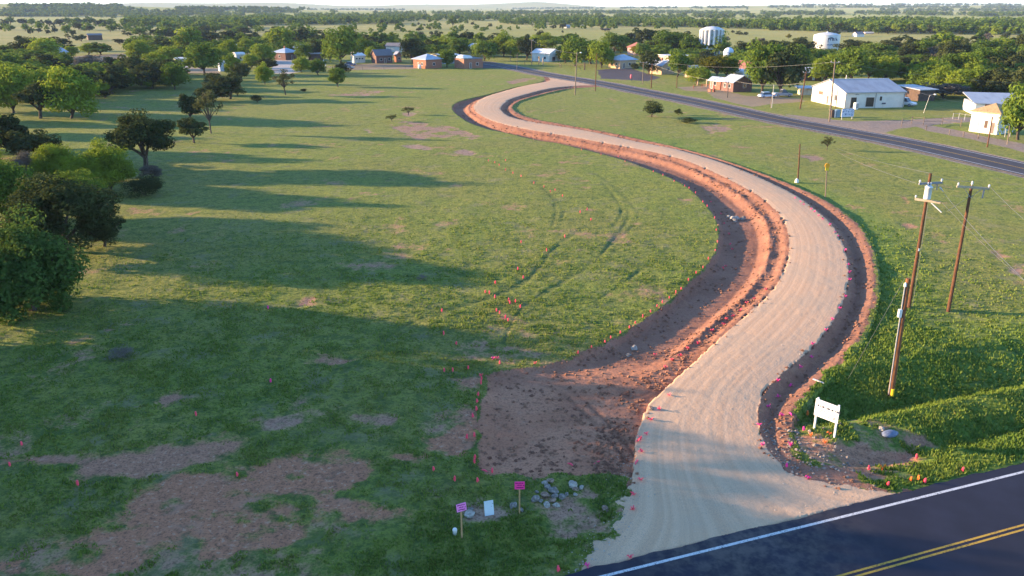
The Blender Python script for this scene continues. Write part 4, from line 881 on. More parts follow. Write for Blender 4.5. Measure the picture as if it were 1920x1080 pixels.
def roof_part(e, kind, ridge, wr, wl, hw, rh, mat, ov=.35, th=.14):
    m = MB()
    if kind == 'gable':
        L_, Wd = (wr, wl) if ridge == 'r' else (wl, wr)
        f = (lambda a, b, z: (a, b, z)) if ridge == 'r' else (lambda a, b, z: (b, a, z))
        sl_ = rh / (Wd / 2)
        for sgn in (0, 1):
            y0 = -ov if sgn == 0 else Wd + ov; z0 = hw - ov * sl_ + .02; y1 = Wd / 2; z1 = hw + rh + .02
            q = [f(-ov, y0, z0), f(L_ + ov, y0, z0), f(L_ + ov, y1, z1), f(-ov, y1, z1)]
            q2 = [(a, b, c + th) for a, b, c in q]
            m.add(q + q2, [(3, 2, 1, 0), (4, 5, 6, 7), (0, 1, 5, 4), (1, 2, 6, 5), (2, 3, 7, 6), (3, 0, 4, 7)])
    elif kind == 'hip':
        k = min(wr, wl) / 2; z0 = hw + .02
        b = [(-ov, -ov), (wr + ov, -ov), (wr + ov, wl + ov), (-ov, wl + ov)]
        if wr > wl + .5: r_ = [(k, wl / 2), (wr - k, wl / 2)]
        elif wl > wr + .5: r_ = [(wr / 2, k), (wr / 2, wl - k)]
        else: r_ = [(wr / 2 - .05, wl / 2), (wr / 2 + .05, wl / 2)]
        v = [(x, y, z0) for x, y in b] + [(x, y, z0 + th) for x, y in b] + [(x, y, z0 + th + rh) for x, y in r_]
        fc = [(0, 3, 2, 1), (0, 1, 5, 4), (1, 2, 6, 5), (2, 3, 7, 6), (3, 0, 4, 7)]
        fc += [(4, 5, 9, 8), (5, 6, 9), (6, 7, 8, 9), (7, 4, 8)] if wr >= wl - .5 and not wl > wr + .5 else [(4, 5, 8), (5, 6, 9, 8), (6, 7, 9), (7, 4, 8, 9)]
        m.add(v, fc)
    elif kind == 'arch':
        n = 10; L_, Wd = (wr, wl) if ridge == 'r' else (wl, wr)
        f = (lambda a, b, z: (a, b, z)) if ridge == 'r' else (lambda a, b, z: (b, a, z))
        P = [(Wd / 2 - (Wd / 2 + ov) * math.cos(math.pi * i / n), hw + .02 + rh * math.sin(math.pi * i / n)) for i in range(n + 1)]
        v = [f(a, y, z) for a in (-ov, L_ + ov) for y, z in P] + [f(a, y, z - th) for a in (-ov, L_ + ov) for y, z in P]; k = n + 1
        fc = [(i, i + 1, k + i + 1, k + i) for i in range(n)] + [(2 * k + i, 3 * k + i, 3 * k + i + 1, 2 * k + i + 1) for i in range(n)] + [(i, 2 * k + i, 2 * k + i + 1, i + 1) for i in range(n)] + [(k + i, k + i + 1, 3 * k + i + 1, 3 * k + i) for i in range(n)]
        fc += [(0, k, 3 * k, 2 * k), (n, 2 * k + n, 3 * k + n, k + n)]
        m.add(v, fc)
    else:  # shed / flat
        d_ = rh
        q = [(-ov, -ov, hw + .02), (wr + ov, -ov, hw + .02), (wr + ov, wl + ov, hw + .02 + d_), (-ov, wl + ov, hw + .02 + d_)]
        q2 = [(a, b, c + th * 1.3) for a, b, c in q]; m.add(q + q2, [(3, 2, 1, 0), (4, 5, 6, 7), (0, 1, 5, 4), (1, 2, 6, 5), (2, 3, 7, 6), (3, 0, 4, 7)])
    return m.build('roof', mat, e)
def opening(e, side, u, z, w_, h_, kind='window', wr=0, wl=0, pane='glass', fr='trim'):
    m = MB(); g = MB(); s = .07
    if side == 'r':
        for c, d in (((u, -.03, z + s / 2), (w_, .08, s)), ((u, -.03, z + h_ - s / 2), (w_, .08, s)), ((u - w_ / 2 + s / 2, -.03, z + h_ / 2), (s, .08, h_ - 2 * s)), ((u + w_ / 2 - s / 2, -.03, z + h_ / 2), (s, .08, h_ - 2 * s))): m.box(c, d)
        g.box((u, -.01, z + h_ / 2), (w_ - 2 * s, .05, h_ - 2 * s))
    else:
        for c, d in (((-.03, u, z + s / 2), (.08, w_, s)), ((-.03, u, z + h_ - s / 2), (.08, w_, s)), ((-.03, u - w_ / 2 + s / 2, z + h_ / 2), (.08, s, h_ - 2 * s)), ((-.03, u + w_ / 2 - s / 2, z + h_ / 2), (.08, s, h_ - 2 * s))): m.box(c, d)
        g.box((-.01, u, z + h_ / 2), (.05, w_ - 2 * s, h_ - 2 * s))
    f = m.build(kind, BM[fr], e)
    o = g.build('pane' if kind == 'window' else 'door_panel', BM[pane], f)
    return f
def house(name, label, cat, corner, rpx, lpx, phi, hpx, rpxh, roof='gable', ridge='r', wall='white', rmat='rmetal', ops=(), ov=.35, chimney=False, group='buildings of the small town'):
    p, yaw, s = frame_of(corner, math.radians(phi)); wr = rpx / s / math.cos(math.radians(phi)); wl = lpx / s / math.sin(math.radians(phi)); hw = hpx / s; rh = rpxh / s
    e = empty(name, p, yaw, label, cat, group); m = MB(); b = -.4
    v = [(0, 0, b), (wr, 0, b), (wr, wl, b), (0, wl, b), (0, 0, hw), (wr, 0, hw), (wr, wl, hw), (0, wl, hw)]
    f = [(0, 3, 2, 1), (0, 1, 5, 4), (1, 2, 6, 5), (2, 3, 7, 6), (3, 0, 4, 7)]
    if roof in ('gable', 'arch'):
        if ridge == 'r': v += [(0, wl / 2, hw + rh * .98), (wr, wl / 2, hw + rh * .98)]; f = [(0, 3, 2, 1), (0, 1, 5, 4), (1, 2, 6, 9, 5), (2, 3, 7, 6), (3, 0, 4, 8, 7), (4, 5, 9, 8), (6, 7, 8, 9)]
        else: v += [(wr / 2, 0, hw + rh * .98), (wr / 2, wl, hw + rh * .98)]; f = [(0, 3, 2, 1), (0, 1, 5, 8, 4), (1, 2, 6, 5), (2, 3, 7, 9, 6), (3, 0, 4, 7), (4, 8, 9, 7), (5, 6, 9, 8)]
    else: f.append((4, 5, 6, 7))
    m.add(v, f); m.build('wall', BM[wall], e)
    r = roof_part(e, roof, ridge, wr, wl, hw, rh, BM[rmat], ov)
    if chimney:
        c = MB(); c.box((wr * .45, wl * .5, hw + rh + .3), (.55, .55, 1.1)); c.build('chimney', BM['brick'], r)
    for o in ops:
        side, u, z, w_, h_ = o[:5]; L_ = wr if side == 'r' else wl
        opening(e, side, u * L_, z, w_, h_, o[5] if len(o) > 5 else 'window', pane=o[6] if len(o) > 6 else 'glass', fr=o[7] if len(o) > 7 else 'trim')
    return e, wr, wl, hw, rh
Wn = lambda side, u, w_=1.1: (side, u, 1.0, w_, 1.1)
Dr = lambda side, u: (side, u, .02, .95, 2.05, 'door', 'door')
# main white metal building
e, wr, wl, hw, rh = house('metal_building', 'large white metal building with grey gabled roof beside the highway', 'building', (1583,203), 102, 64, 31, 28.5, 18, 'gable', 'r', 'panel', 'rmetal',
    [('r',.14,.05,1.35,2.35,'door','glass','door'),('r',.42,.25,1.95,2.1,'window','glass','door'),('r',.60,1.5,.75,1.1),('l',.72,1.9,2.2,.95,'window','rust'),('l',.50,.05,.9,2.1,'door','door')], .30)
m = MB(); m.box((wr / 2, -.36, hw - .07), (wr + .5, .12, .14)); m.build('gutter', BM['grey'], e)
m = MB(); m.box((wr / 2, wl / 2, hw + rh + .17), (wr + .6, .35, .06)); m.build('ridge_cap', BM['trim'], e)
m = MB()
for x in (0.0, wr): m.box((x, -.03, hw / 2 - .1), (.14, .1, hw - .3))
m.build('corner_trim', BM['grey'], e)
m = MB(); m.box((-.28, wl * .30, 2.0), (.55, 1.6, 1.1)); m.build('air_conditioner', BM['grey'], e, bevel=.04)
m = MB(); m.tube([(wr * .51, -.07, 0), (wr * .51, -.07, hw)], .07, 6); m.build('downpipe', BM['grey'], e)
m = MB(); m.tube([(wr * .35, wl * .62, hw + rh * .7), (wr * .35, wl * .62, hw + rh + .9)], .09, 6); m.build('vent_pipe', BM['steel'], e)
m = MB(); m.tube([(wr * .16, -.05, 3.0), (wr * .16, -.5, 3.15), (wr * .19, -.75, 3.05)], .05, 6); m.build('wall_lamp', BM['ink'], e)
m = MB(); m.box((wr * .66, -.1, .95), (.9, .18, .30)); m.build('meter_box', BM['ink'], e, bevel=.03)
house('carport', 'dark open carport with pale flat roof behind the white metal building', 'carport', (1722,190), 26, 40, 42, 20, 3.2, 'shed', 'r', 'wood', 'rmetal', [], .5)
house('shed', 'white shed with a sloping grey metal roof behind the tan-roofed pump house', 'shed', (1826,216), 84, 22, 14, 21, 11, 'shed', 'r', 'white', 'rmetal', [('r',.3,1.7,2.6,.8,'window','rust'),('r',.62,1.5,1.2,.9)], .45)
e, wr, wl, hw, rh = house('pump_house', 'small white pump house with a tan hipped roof and open door', 'hut', (1868,253), 26, 47, 62, 38, 15, 'hip', 'r', 'white', 'rtan', [('l',.42,.9,.75,1.5,'window','wood'),('l',.18,.05,.9,2.1,'door','door'),('l',.70,.2,.08,2.3,'window','grey')], .3)
house('storage_shed', 'arched white-roofed shed with dark open front among the trees', 'shed', (1507,152), 30, 8, 14, 17, 7, 'arch', 'r', 'wood', 'rwhite', [('r',.55,.3,.7,2.0,'window','blue')], .3)
m = MB(); house('awning', 'light blue flat awning left of the white metal building', 'awning', (1500,178), 24, 5, 15, 12, 1.5, 'shed', 'r', 'cream', 'rblue', [], .9)
# houses along the highway
house('brick_house', 'brick house with yellow gable end and blue metal roof', 'house', (1374,173), 34, 22, 38, 18, 11, 'gable', 'l', 'dbrick', 'rblue', [('l',.3,1.0,.9,1.1),('l',.7,1.0,.9,1.1),Wn('r',.6)], .4)
p, yaw, s = frame_of((1374,173), math.radians(38))
house('porch_house', 'low red wooden porch building left of the blue-roofed brick house', 'house', (1350,168), 12, 20, 45, 16, 5, 'gable', 'l', 'rust', 'rblue', [Wn('l',.5),Dr('l',.8)], .5)
house('red_roof_house', 'white house with a large reddish roof behind the brick house', 'house', (1420,140), 8, 38, 72, 10, 13, 'gable', 'l', 'white', 'rred', [Wn('l',.5)], .4)
house('white_vaulted_shed', 'white curved-roof shed between the brick house and the reddish roof', 'shed', (1392,146), 16, 30, 60, 9, 6, 'arch', 'l', 'white', 'rwhite', [], .3)
house('yellow_house', 'tan gabled house with a chimney and blue metal roof', 'house', (1240,140), 24, 22, 40, 16, 9, 'gable', 'l', 'tan', 'rblue', [Dr('l',.35),Wn('l',.75),Wn('r',.5)], .4, True)
house('flat_house', 'long flat-roofed pale building behind the tan gabled house', 'building', (1262,120), 44, 28, 38, 13, 1, 'shed', 'r', 'pink', 'rwhite', [Wn('r',.25),Wn('r',.65),Dr('l',.5)], .3)
house('small_house', 'small tan house with pale blue roof half hidden by bright trees', 'house', (1299,146), 14, 17, 45, 15, 6, 'gable', 'r', 'tan', 'rblue', [Wn('r',.5),Wn('l',.5)], .4)
house('hip_house', 'tan house with hipped pale blue roof beside an asphalt yard', 'house', (1162,129), 30, 21, 40, 15, 9, 'hip', 'r', 'tan', 'rblue', [Wn('l',.3),Dr('r',.25),Wn('r',.6),Wn('l',.7)], .6)
house('roof_house', 'house with red roof rising above trees behind the tan hipped house', 'house', (1198,104), 12, 22, 60, 14, 9, 'hip', 'r', 'pink', 'rred', [Wn('l',.5)], .5)
house('white_house', 'white house with a grey open porch near the highway end', 'house', (1030,116), 20, 34, 55, 15, 7, 'gable', 'l', 'white', 'rwhite', [Wn('l',.25),Wn('l',.6),('r',.4,.1,2.4,1.9,'window','wood')], .4)
house('pump_block', 'white low hut below the small domed tank', 'hut', (1333,112), 6, 6, 45, 9, 2, 'shed', 'r', 'pink', 'rwhite', [], .2)
house('brick_house', 'brick house with hipped blue-grey roof at the far edge of the field', 'house', (799,129), 30, 24, 40, 16, 9, 'hip', 'r', 'brick', 'rblue', [Wn('l',.3),Dr('l',.6),Wn('r',.5)], .6)
house('long_house', 'long white-roofed house behind the hip-roofed brick house', 'house', (832,120), 32, 28, 40, 14, 3, 'gable', 'r', 'grey', 'rwhite', [Wn('r',.5)], .4)
e, wr, wl, hw, rh = house('brick_block', 'flat red brick block with a rounded white cover on its roof', 'building', (870,129), 36, 18, 32, 17, .5, 'shed', 'r', 'brick', 'rshing', [Wn('r',.7),Dr('r',.35)], .12)
m = MB(); m.v = []; n = 8
P_ = [(wr * .22 - wr * .24 * math.cos(math.pi * i / n), .15 + 1.1 * math.sin(math.pi * i / n)) for i in range(n + 1)]
m.add([(x, y, hw + .2 + z) for y in (.15, wl * .8) for x, z in P_], [(i, n + 1 + i, n + 2 + i, i + 1) for i in range(n)] + [tuple(range(n + 1)), tuple(range(2 * n + 1, n, -1))]); m.build('roof_cover', BM['rwhite'], e, True)
house('cream_house', 'small cream house with grey roof among trees behind the brick block', 'house', (884,101), 20, 7, 22, 13, 5, 'gable', 'l', 'cream', 'rmetal', [Wn('r',.5)], .4)
house('dark_brick_house', 'dark brick house with a grey roof beside the white shed', 'house', (706,119), 30, 9, 20, 15, 9, 'gable', 'r', 'dbrick', 'rshing', [Wn('r',.3),Dr('r',.55),Wn('r',.8)], .5)
house('brick_outhouse', 'narrow brick outhouse right of the dark brick house', 'shed', (744,117), 9, 5, 35, 14, 5, 'gable', 'l', 'brick', 'rmetal', [Wn('r',.5)], .3)
house('grey_roof_house', 'long grey-roofed house with white end behind the outhouse', 'house', (756,98), 6, 32, 66, 11, 5, 'gable', 'l', 'white', 'rshing', [], .4)
house('white_shed', 'low white shed with a row of dark openings beneath a pale roof', 'shed', (664,118), 21, 6, 18, 12, 4, 'shed', 'r', 'white', 'rwhite', [('r',.25,1.3,.9,.7),('r',.5,1.3,.9,.7),('r',.75,1.3,.9,.7)], .3)
house('white_gable_house', 'white pointed gable house behind the tall town tree', 'house', (664,106), 10, 6, 40, 10, 7, 'gable', 'l', 'white', 'rwhite', [], .3)
house('blue_roof_house', 'house with pale blue hipped roof behind the concrete slab', 'house', (536,113), 24, 22, 42, 13, 8, 'hip', 'r', 'dbrick', 'rblue', [Dr('r',.5),Wn('l',.5),Wn('r',.8)], .7, True)
house('grey_gable_house', 'grey house with pale roof right behind the blue hipped roof', 'house', (560,101), 24, 14, 30, 10, 7, 'hip', 'r', 'grey', 'rmetal', [Wn('r',.4)], .5)
house('dark_lean_to', 'dark open lean-to between two round trees near the slab', 'shed', (584,114), 22, 5, 15, 12, 1.5, 'shed', 'r', 'wood', 'rmetal', [], .4)
house('pale_wall_house', 'pale blue house with bright flat eaves beside a bright tree', 'house', (413,134), 16, 3, 12, 17, 2, 'shed', 'r', 'blue', 'rwhite', [Wn('r',.6)], .4)
house('blue_house', 'pale blue house with white arched roof behind the bright tree', 'house', (444,116), 15, 6, 22, 13, 4, 'arch', 'r', 'blue', 'rwhite', [Wn('r',.5)], .3)
house('small_blue_house', 'tiny pale house in trees above the blue house', 'house', (446,93), 7, 2, 20, 7, 2, 'gable', 'r', 'blue', 'rwhite', [], .3)
house('long_carport', 'long pale carport roof sheltering a purple car', 'carport', (330,118), 26, 4, 10, 7, 1, 'shed', 'r', 'grey', 'rwhite', [], .4)
house('tiny_shed', 'bright blue-roofed shed peeping through trees at left', 'shed', (298,106), 5, 2, 20, 4, 2, 'shed', 'r', 'blue', 'rblue', [], .2)
house('hip_roof_house', 'house with long grey hipped roof among trees at far left', 'house', (122,108), 5, 26, 68, 9, 9, 'hip', 'r', 'white', 'rblue', [], .6)
house('flat_white_building', 'low white flat-roofed building left of the grey tree', 'building', (146,131), 16, 40, 68, 8, 2, 'shed', 'r', 'grey', 'rwhite', [Wn('r',.4)], .3)
house('barn', 'dark barn standing alone in the dry pasture', 'barn', (166,75.5), 24, 2, 8, 9, 2.5, 'gable', 'r', 'wood', 'rshing', [], .25)
house('far_barn', 'far pale barn with bright roof among distant trees at left', 'barn', (275,43), 34, 4, 10, 3, 2, 'gable', 'r', 'grey', 'rwhite', [], .3)
house('far_barn', 'small far barn left of the larger distant bright-roofed one', 'barn', (238,40), 10, 2, 15, 4, 2, 'gable', 'r', 'pink', 'rwhite', [], .3)
house('farm_house', 'far white farm building with dark roof in front of the wood', 'building', (1606,69), 13, 8, 30, 5, 3.5, 'gable', 'r', 'white', 'rshing', [], .3)
house('farm_shed', 'far low shed right of the white farm building', 'shed', (1622,63.5), 15, 3, 15, 2.2, 1, 'gable', 'r', 'pink', 'rwhite', [], .3)
house('far_house', 'distant house at the wood edge beyond the dry pasture', 'house', (1062,53), 7, 4, 30, 3.5, 2.5, 'gable', 'r', 'grey', 'rmetal', [], .3)
# water tanks
def water_tower():
    p = on(1331, 106); s = ppm(p); R = 19.2 / s; e = empty('water_tower', p, 0, 'tall white water tower on legs with fluted sides', 'water tower')
    zb, zt = 22 / s, 47 / s
    m = MB(); m.lathe([(R * .88, zb), (R * .92, zb + .3), (R * .92, zt), (R * 1.1, zt + .1), (R * 1.1, zt + .45), (R * .93, zt + .75), (R * .55, zt + 1.45), (.1, zt + 1.75)], n=40); m.build('tank', BM['tank'], e)
    for k in range(16):
        a = 2 * math.pi * k / 16; m = MB(); m.tube([(R * 1.07 * math.cos(a), R * 1.07 * math.sin(a), zb - .2), (R * 1.07 * math.cos(a), R * 1.07 * math.sin(a), zt + .1)], .55, 8); m.build('flute', BM['tank'], e)
    for k in range(8):
        a = 2 * math.pi * k / 8 + .2; m = MB(); m.tube([(R * .9 * math.cos(a), R * .9 * math.sin(a), -.3), (R * .9 * math.cos(a), R * .9 * math.sin(a), zb + .1)], .38, 8); m.build('leg', BM['tank'], e)
    m = MB(); m.lathe([(R * .8, zb * .62), (R * 1.02, zb * .62), (R * 1.02, zb * .62 + .55), (R * .8, zb * .62 + .55)], n=32); m.build('ring_beam', BM['tank'], e)
    m = MB(); m.lathe([(R * 1.3, -.3), (R * 1.3, .5), (R * .2, 1.0)], n=24); m.build('base', BM['conc'], e)
    p = on(1547.5, 93); s = ppm(p); R = 23.5 / s; Ht = 26 / s; e = empty('water_tank', p, 0, 'wide white water tank with dark lettering above the trees', 'water tank')
    m = MB(); m.lathe([(R, -.3), (R, Ht), (R * 1.01, Ht + .1), (R * .6, Ht + 1.0), (.15, Ht + 1.5)], n=64); m.build('tank', BM['tank'], e)
    m = MB(); m.lathe([(.5, Ht + 1.3), (.5, Ht + 1.7), (.1, Ht + 1.9)], n=12); m.build('roof_hatch', BM['tank'], e)
    az0 = math.atan2(p.x, p.y)
    def mark(u, z, w_, h_, mat, par, name, sl_=0):   # bar wrapped on the tank wall; u = picture fraction across the front
        th = -math.pi / 2 - az0 + math.asin(max(-.99, min(.99, u))); m = MB(); c = (R * math.cos(th), R * math.sin(th), z); m.box(c, (.07, w_, h_), th, 0, sl_); return m
    lt = MB()
    for u, z, w_, h_, sl_ in [(.14,.66,.55,.9,.5),(.20,.70,.55,.6,-.6),(.12,.52,.3,1.3,.1),(.28,.68,.35,1.6,0),(.34,.72,.7,.7,.2),(.30,.60,.4,.8,.3),(.43,.66,.4,1.7,.15),(.50,.70,.7,.5,0),(.49,.62,.6,.5,0),(.47,.56,.7,.4,0),(.60,.64,.3,1.7,-.25),(.69,.64,.3,1.5,-.1),(.74,.62,.7,.5,.4),(.77,.56,.6,.5,-.3)]:
        q = mark(u, Ht * z + .8, w_, h_, None, None, None, sl_); lt.add(q.v, q.f)
    lt.build('lettering', BM['ink'], e)
    lt = MB()
    for i in range(11):
        if i in (2, 7): continue
        q = mark(.10 + i * .065, Ht * .36 + .1 * (i % 3), .62, .35 + .15 * (i % 2), None, None, None, .1); lt.add(q.v, q.f)
    lt.build('small_lettering', BM['inkb'], e)
    p = on(1364.5, 117); s = ppm(p); R = 9.4 / s; e = empty('domed_tank', p, 0, 'small white domed tank with a dark emblem right of the water tower', 'tank')
    zt = 18 / s; zb = 5 / s
    m = MB(); m.lathe([(R * .75, zb), (R, zb + .4), (R, zt)] + [(R * math.cos(a), zt + R * .95 * math.sin(a)) for a in np.linspace(.15, 1.5, 8)], n=32); m.build('tank', paint('tank_blue', (.58, .66, .76), .08, 1, .5), e, True)
    for k in range(4):
        a = math.pi / 4 + k * math.pi / 2; m = MB(); m.tube([(R * .7 * math.cos(a), R * .7 * math.sin(a), -.3), (R * .7 * math.cos(a), R * .7 * math.sin(a), zb + .3)], .16, 6); m.build('leg', BM['steel'], e)
    az0 = math.atan2(p.x, p.y); lt = MB()
    for u, z, w_, h_, sl_ in [(-.25,.92,1.6,.22,.1),(.25,.80,.5,1.2,.5),(.42,.72,.9,.5,-.5),(.15,.6,.9,.25,.3),(.5,.6,.7,.3,.2),(-.3,.7,.9,.2,-.1)]:
        th = -math.pi / 2 - az0 + math.asin(u); q = MB(); q.box((R * math.cos(th), R * math.sin(th), zt * z + .3), (.06, w_, h_), th, 0, sl_); lt.add(q.v, q.f)
    lt.build('emblem', BM['inkb'], e)
water_tower()
# ------------------------------------------------------------------ vehicles
CARP = {}
def car(px, py, rz, label, col, kind='car', group='parked vehicles'):
    p = on(px, py); e = empty({'car': 'parked_car', 'suv': 'parked_suv', 'pickup': 'pickup_truck'}[kind], p, rz, label, {'car': 'car', 'suv': 'car', 'pickup': 'pickup truck'}[kind], group)
    L_, Wd, hb, hc = (4.5, 1.78, .82, 1.45) if kind == 'car' else (4.9, 1.95, 1.0, 1.85)
    pm = paint('car_paint_' + label.split()[0], col, .06, 2, .28, 0, .6)
    prof = [(-L_ / 2, .34), (-L_ / 2, .70), (-L_ / 2 + .12, hb), (L_ * .20, hb), (L_ / 2 - .2, hb * .86), (L_ / 2, .62), (L_ / 2, .34)]
    m = MB(); n = len(prof); m.add([(x, -Wd / 2, z) for x, z in prof] + [(x, Wd / 2, z) for x, z in prof], [tuple(range(n)), tuple(range(2 * n - 1, n - 1, -1))] + [(i, n + i, n + (i + 1) % n, (i + 1) % n) for i in range(n)]); m.build('body', pm, e, bevel=.05)
    ends = (-L_ * .36, L_ * .24) if kind != 'suv' else (-L_ * .46, L_ * .22)
    if kind == 'pickup': ends = (-L_ * .10, L_ * .24)
    b0, b1 = ends; g = MB(); k = .16
    g.add([(b0, -Wd / 2 + .1, hb), (b1, -Wd / 2 + .1, hb), (b1, Wd / 2 - .1, hb), (b0, Wd / 2 - .1, hb), (b0 + .28, -Wd / 2 + .1 + k, hc - .07), (b1 - .65, -Wd / 2 + .1 + k, hc - .07), (b1 - .65, Wd / 2 - .1 - k, hc - .07), (b0 + .28, Wd / 2 - .1 - k, hc - .07)],
          [(0, 3, 2, 1), (4, 5, 6, 7), (0, 1, 5, 4), (1, 2, 6, 5), (2, 3, 7, 6), (3, 0, 4, 7)]); g.build('windows', BM['glass'], e)
    r = MB(); r.box(((b0 + b1 - .37) / 2, 0, hc - .03), (b1 - b0 - .86, Wd - .5, .09)); r.build('roof_panel', pm, e, bevel=.03)
    for sx in (-1, 1):
        for sy in (-1, 1):
            w_ = MB(); w_.tube([(sx * L_ * .31, sy * (Wd / 2 - .2), .33), (sx * L_ * .31, sy * (Wd / 2 + .02), .33)], .33, 14); wo_ = w_.build('wheel', BM['ink'], e)
            q = MB(); q.tube([(sx * L_ * .31, sy * (Wd / 2 + .0), .33), (sx * L_ * .31, sy * (Wd / 2 + .035), .33)], .19, 10); q.build('rim', BM['steel'], wo_)
    for sy in (-1, 1):
        h_ = MB(); h_.box((L_ / 2 - .02, sy * Wd * .34, .66), (.08, .34, .15)); h_.build('headlight', BM['trim'], e)
        h_ = MB(); h_.box((-L_ / 2 + .02, sy * Wd * .38, .70), (.08, .26, .16)); h_.build('taillight', BM['rust'], e)
    m = MB(); m.box((L_ / 2, 0, .42), (.14, Wd * .94, .2)); m.build('bumper', BM['steel'], e, bevel=.03)
    return e
car(1696, 198, -.9, 'white boxy car with dark windows beside the white metal building', (.70, .70, .70), 'suv')
car(653, 129, -.2, 'grey car parked on the grass by the dark bush', (.42, .44, .45))
car(657, 123, .1, 'dark blue car behind the grey one near the white shed', (.05, .07, .18))
car(1438, 183, .25, 'pale blue car under the trees beside the highway', (.38, .52, .70))
car(1466, 181, .15, 'grey pickup beside a yard of clutter under trees', (.32, .33, .38), 'pickup')
car(342, 117, .05, 'purple car parked at the long pale carport', (.14, .10, .30))
# ------------------------------------------------------------------ poles, wires, signs
def woodmat(name, a, b):
    t = NT(name); v = t.mapv(t.obj(), (14, 14, .9)); n = t.noise(3, v, 5.0); n2 = t.noise(1.2, t.obj(), 3.0)
    return t.done(t.bsdf(t.mix(t.ramp(n2, .45, .7, 0, .5), t.mix(t.ramp(n, .35, .65), a, b), tuple(x * .5 for x in a)), .8, 0, .25, n, .3, .01))
M_POLE = woodmat('treated_pole', (.075, .032, .018), (.170, .074, .036)); M_POLE2 = woodmat('weathered_pole', (.13, .095, .07), (.25, .19, .14)); M_ARM = woodmat('crossarm', (.36, .28, .19), (.50, .41, .30))
M_ARMG = paint('grey_arm', (.20, .21, .24), .2, 3, .6); M_STAKE = woodmat('stake_wood', (.40, .22, .10), (.55, .33, .16))
M_INS = paint('porcelain', (.55, .55, .56), .1, 3, .3); M_TRANS = paint('transformer_grey', (.62, .63, .64), .07, 2, .45); M_YELLOW = paint('yellow_plastic', (.75, .52, .02), .1, 3, .5); M_ORANGE = paint('orange_paint', (.80, .22, .02), .1, 3, .6)
M_WIRE = paint('wire', (.20, .20, .20), .1, 2, .5, .5); M_BLACK = paint('black_metal', (.02, .02, .022), .2, 3, .5)
def wire(label, a, b, sag=.4, r=.010, group='overhead wires'):
    a, b = Vector(a), Vector(b); n = 14; m = MB()
    P_ = [a.lerp(b, i / n) - Vector((0, 0, sag * 4 * (i / n) * (1 - i / n))) for i in range(n + 1)]
    m.tube([q - a for q in P_], r, 4); o = m.build('overhead_wire', M_WIRE); o.location = a; return tag(o, label, 'wire', group)
def pole(px, py, top_py, top_px, label, r=.15, mat=None, group='utility poles', name='utility_pole', mat_top=None):
    """pole standing at pixel base whose top shows at (top_px, top_py)"""
    p = on(px, py); d = Vector(ray(top_px, top_py)); 
    t = math.hypot(p.x, p.y) / math.hypot(d.x, d.y); top = Vector((d.x * t, d.y * t, H + d.z * t)); rel = top - p
    e = empty(name, p, 0, label, 'pole', group); m = MB(); m.tube([(0, 0, -.4), rel * .5, rel], [r, r * .86, r * .72], 12); m.build('shaft', mat or M_POLE, e)
    return e, p, rel
def arm(e, c, d, L_, mat, ins=(-.95, .95), size=.11, brace=1.0, up=Vector((0, 0, 1)), name='crossarm'):
    c = Vector(c); d = Vector(d).normalized(); a = math.atan2(d.y, d.x); el = math.asin(d.z); m = MB(); m.box((0, 0, 0), (L_, size, size * 1.15)); o = m.build(name, mat, e, bevel=.012)
    o.location = c; o.rotation_euler = (0, -el, a)
    for k in ins:
        q = MB(); q.lathe([(.03, size * .5), (.035, size * .5 + .07), (.085, size * .5 + .09), (.05, size * .5 + .14), (.08, size * .5 + .17), (.03, size * .5 + .23)], (k * L_ / 2, 0, 0), 10); q.build('insulator', M_INS, o)
    if brace:
        q = MB()
        for s in (-1, 1): q.tube([(s * L_ * .28, 0, -.05), (0, .0, -brace)], .02, 5)
        q.build('brace', M_ARMG, o)
    return c, d, L_
# the near transformer pole
e, p, R_ = pole(1704, 577, 325, 1745, 'tall dark brown utility pole with transformer and two crossarms', .145)
PA, RA = p, R_
perp = Vector((.93, .22, 0)).normalized(); hgt = R_.length
u = lambda k: R_ * k
c1 = u(.935) + Vector((.0, -.22, 0)); arm(e, c1, perp, 2.0, M_ARMG, (-.94, .92), .12, .62)
c2 = u(.81) + Vector((-.02, -.24, 0)); arm(e, c2, (.80, -.60, -.02), 1.75, M_ARM, (-.95,), .14, 0)
m = MB(); m.tube([c2 + Vector((.2, -.15, -.1)), c2 + Vector((.9, -.5, -.75))], .045, 6); m.build('strut', BM['trim'], e)
m = MB(); m.lathe([(.05, 0), (.24, .02), (.25, .08), (.25, .86), (.27, .87), (.27, .92), (.2, 1.0), (.06, 1.04)], n=20); o = m.build('transformer', M_TRANS, e, True); o.location = u(.865) + Vector((-.18, -.40, -.42))
for k in (-.1, .1):
    q = MB(); q.lathe([(.04, 1.02), (.06, 1.06), (.04, 1.12), (.06, 1.16), (.02, 1.26)], (k, 0, 0), 8); q.build('bushing', M_INS, o)
m = MB(); m.lathe([(.03, 0), (.06, .03), (.04, .08), (.06, .13), (.04, .18), (.06, .23), (.03, .3), (.03, .5)], n=10); o = m.build('cutout', M_INS, e); o.location = u(.89) + Vector((.75, -.2, .15)); o.rotation_euler = (0, 2.3, .3)
m = MB(); m.tube([u(.935) + perp * .55 + Vector((0, -.25, -.05)), u(.935) + perp * .6 + Vector((0, -.3, -.55))], .03, 6); m.tube([u(.935) + perp * .6 + Vector((0, -.3, -.2)), u(.9) + perp * .3 + Vector((0, -.35, -.2)), u(.89) + Vector((-.1, -.45, .45))], .014, 5); m.build('jumper', M_ARMG, e)
m = MB(); m.tube([u(.78) + Vector((.1, -.16, 0)), u(.45) + Vector((.12, -.2, 0)), u(.02) + Vector((.14, -.24, .0))], .018, 5); m.build('ground_wire', M_WIRE, e)
m = MB(); m.box(u(.45) + Vector((-.02, -.16, 0)), (.12, .03, .2)); m.build('pole_tag', BM['trim'], e)
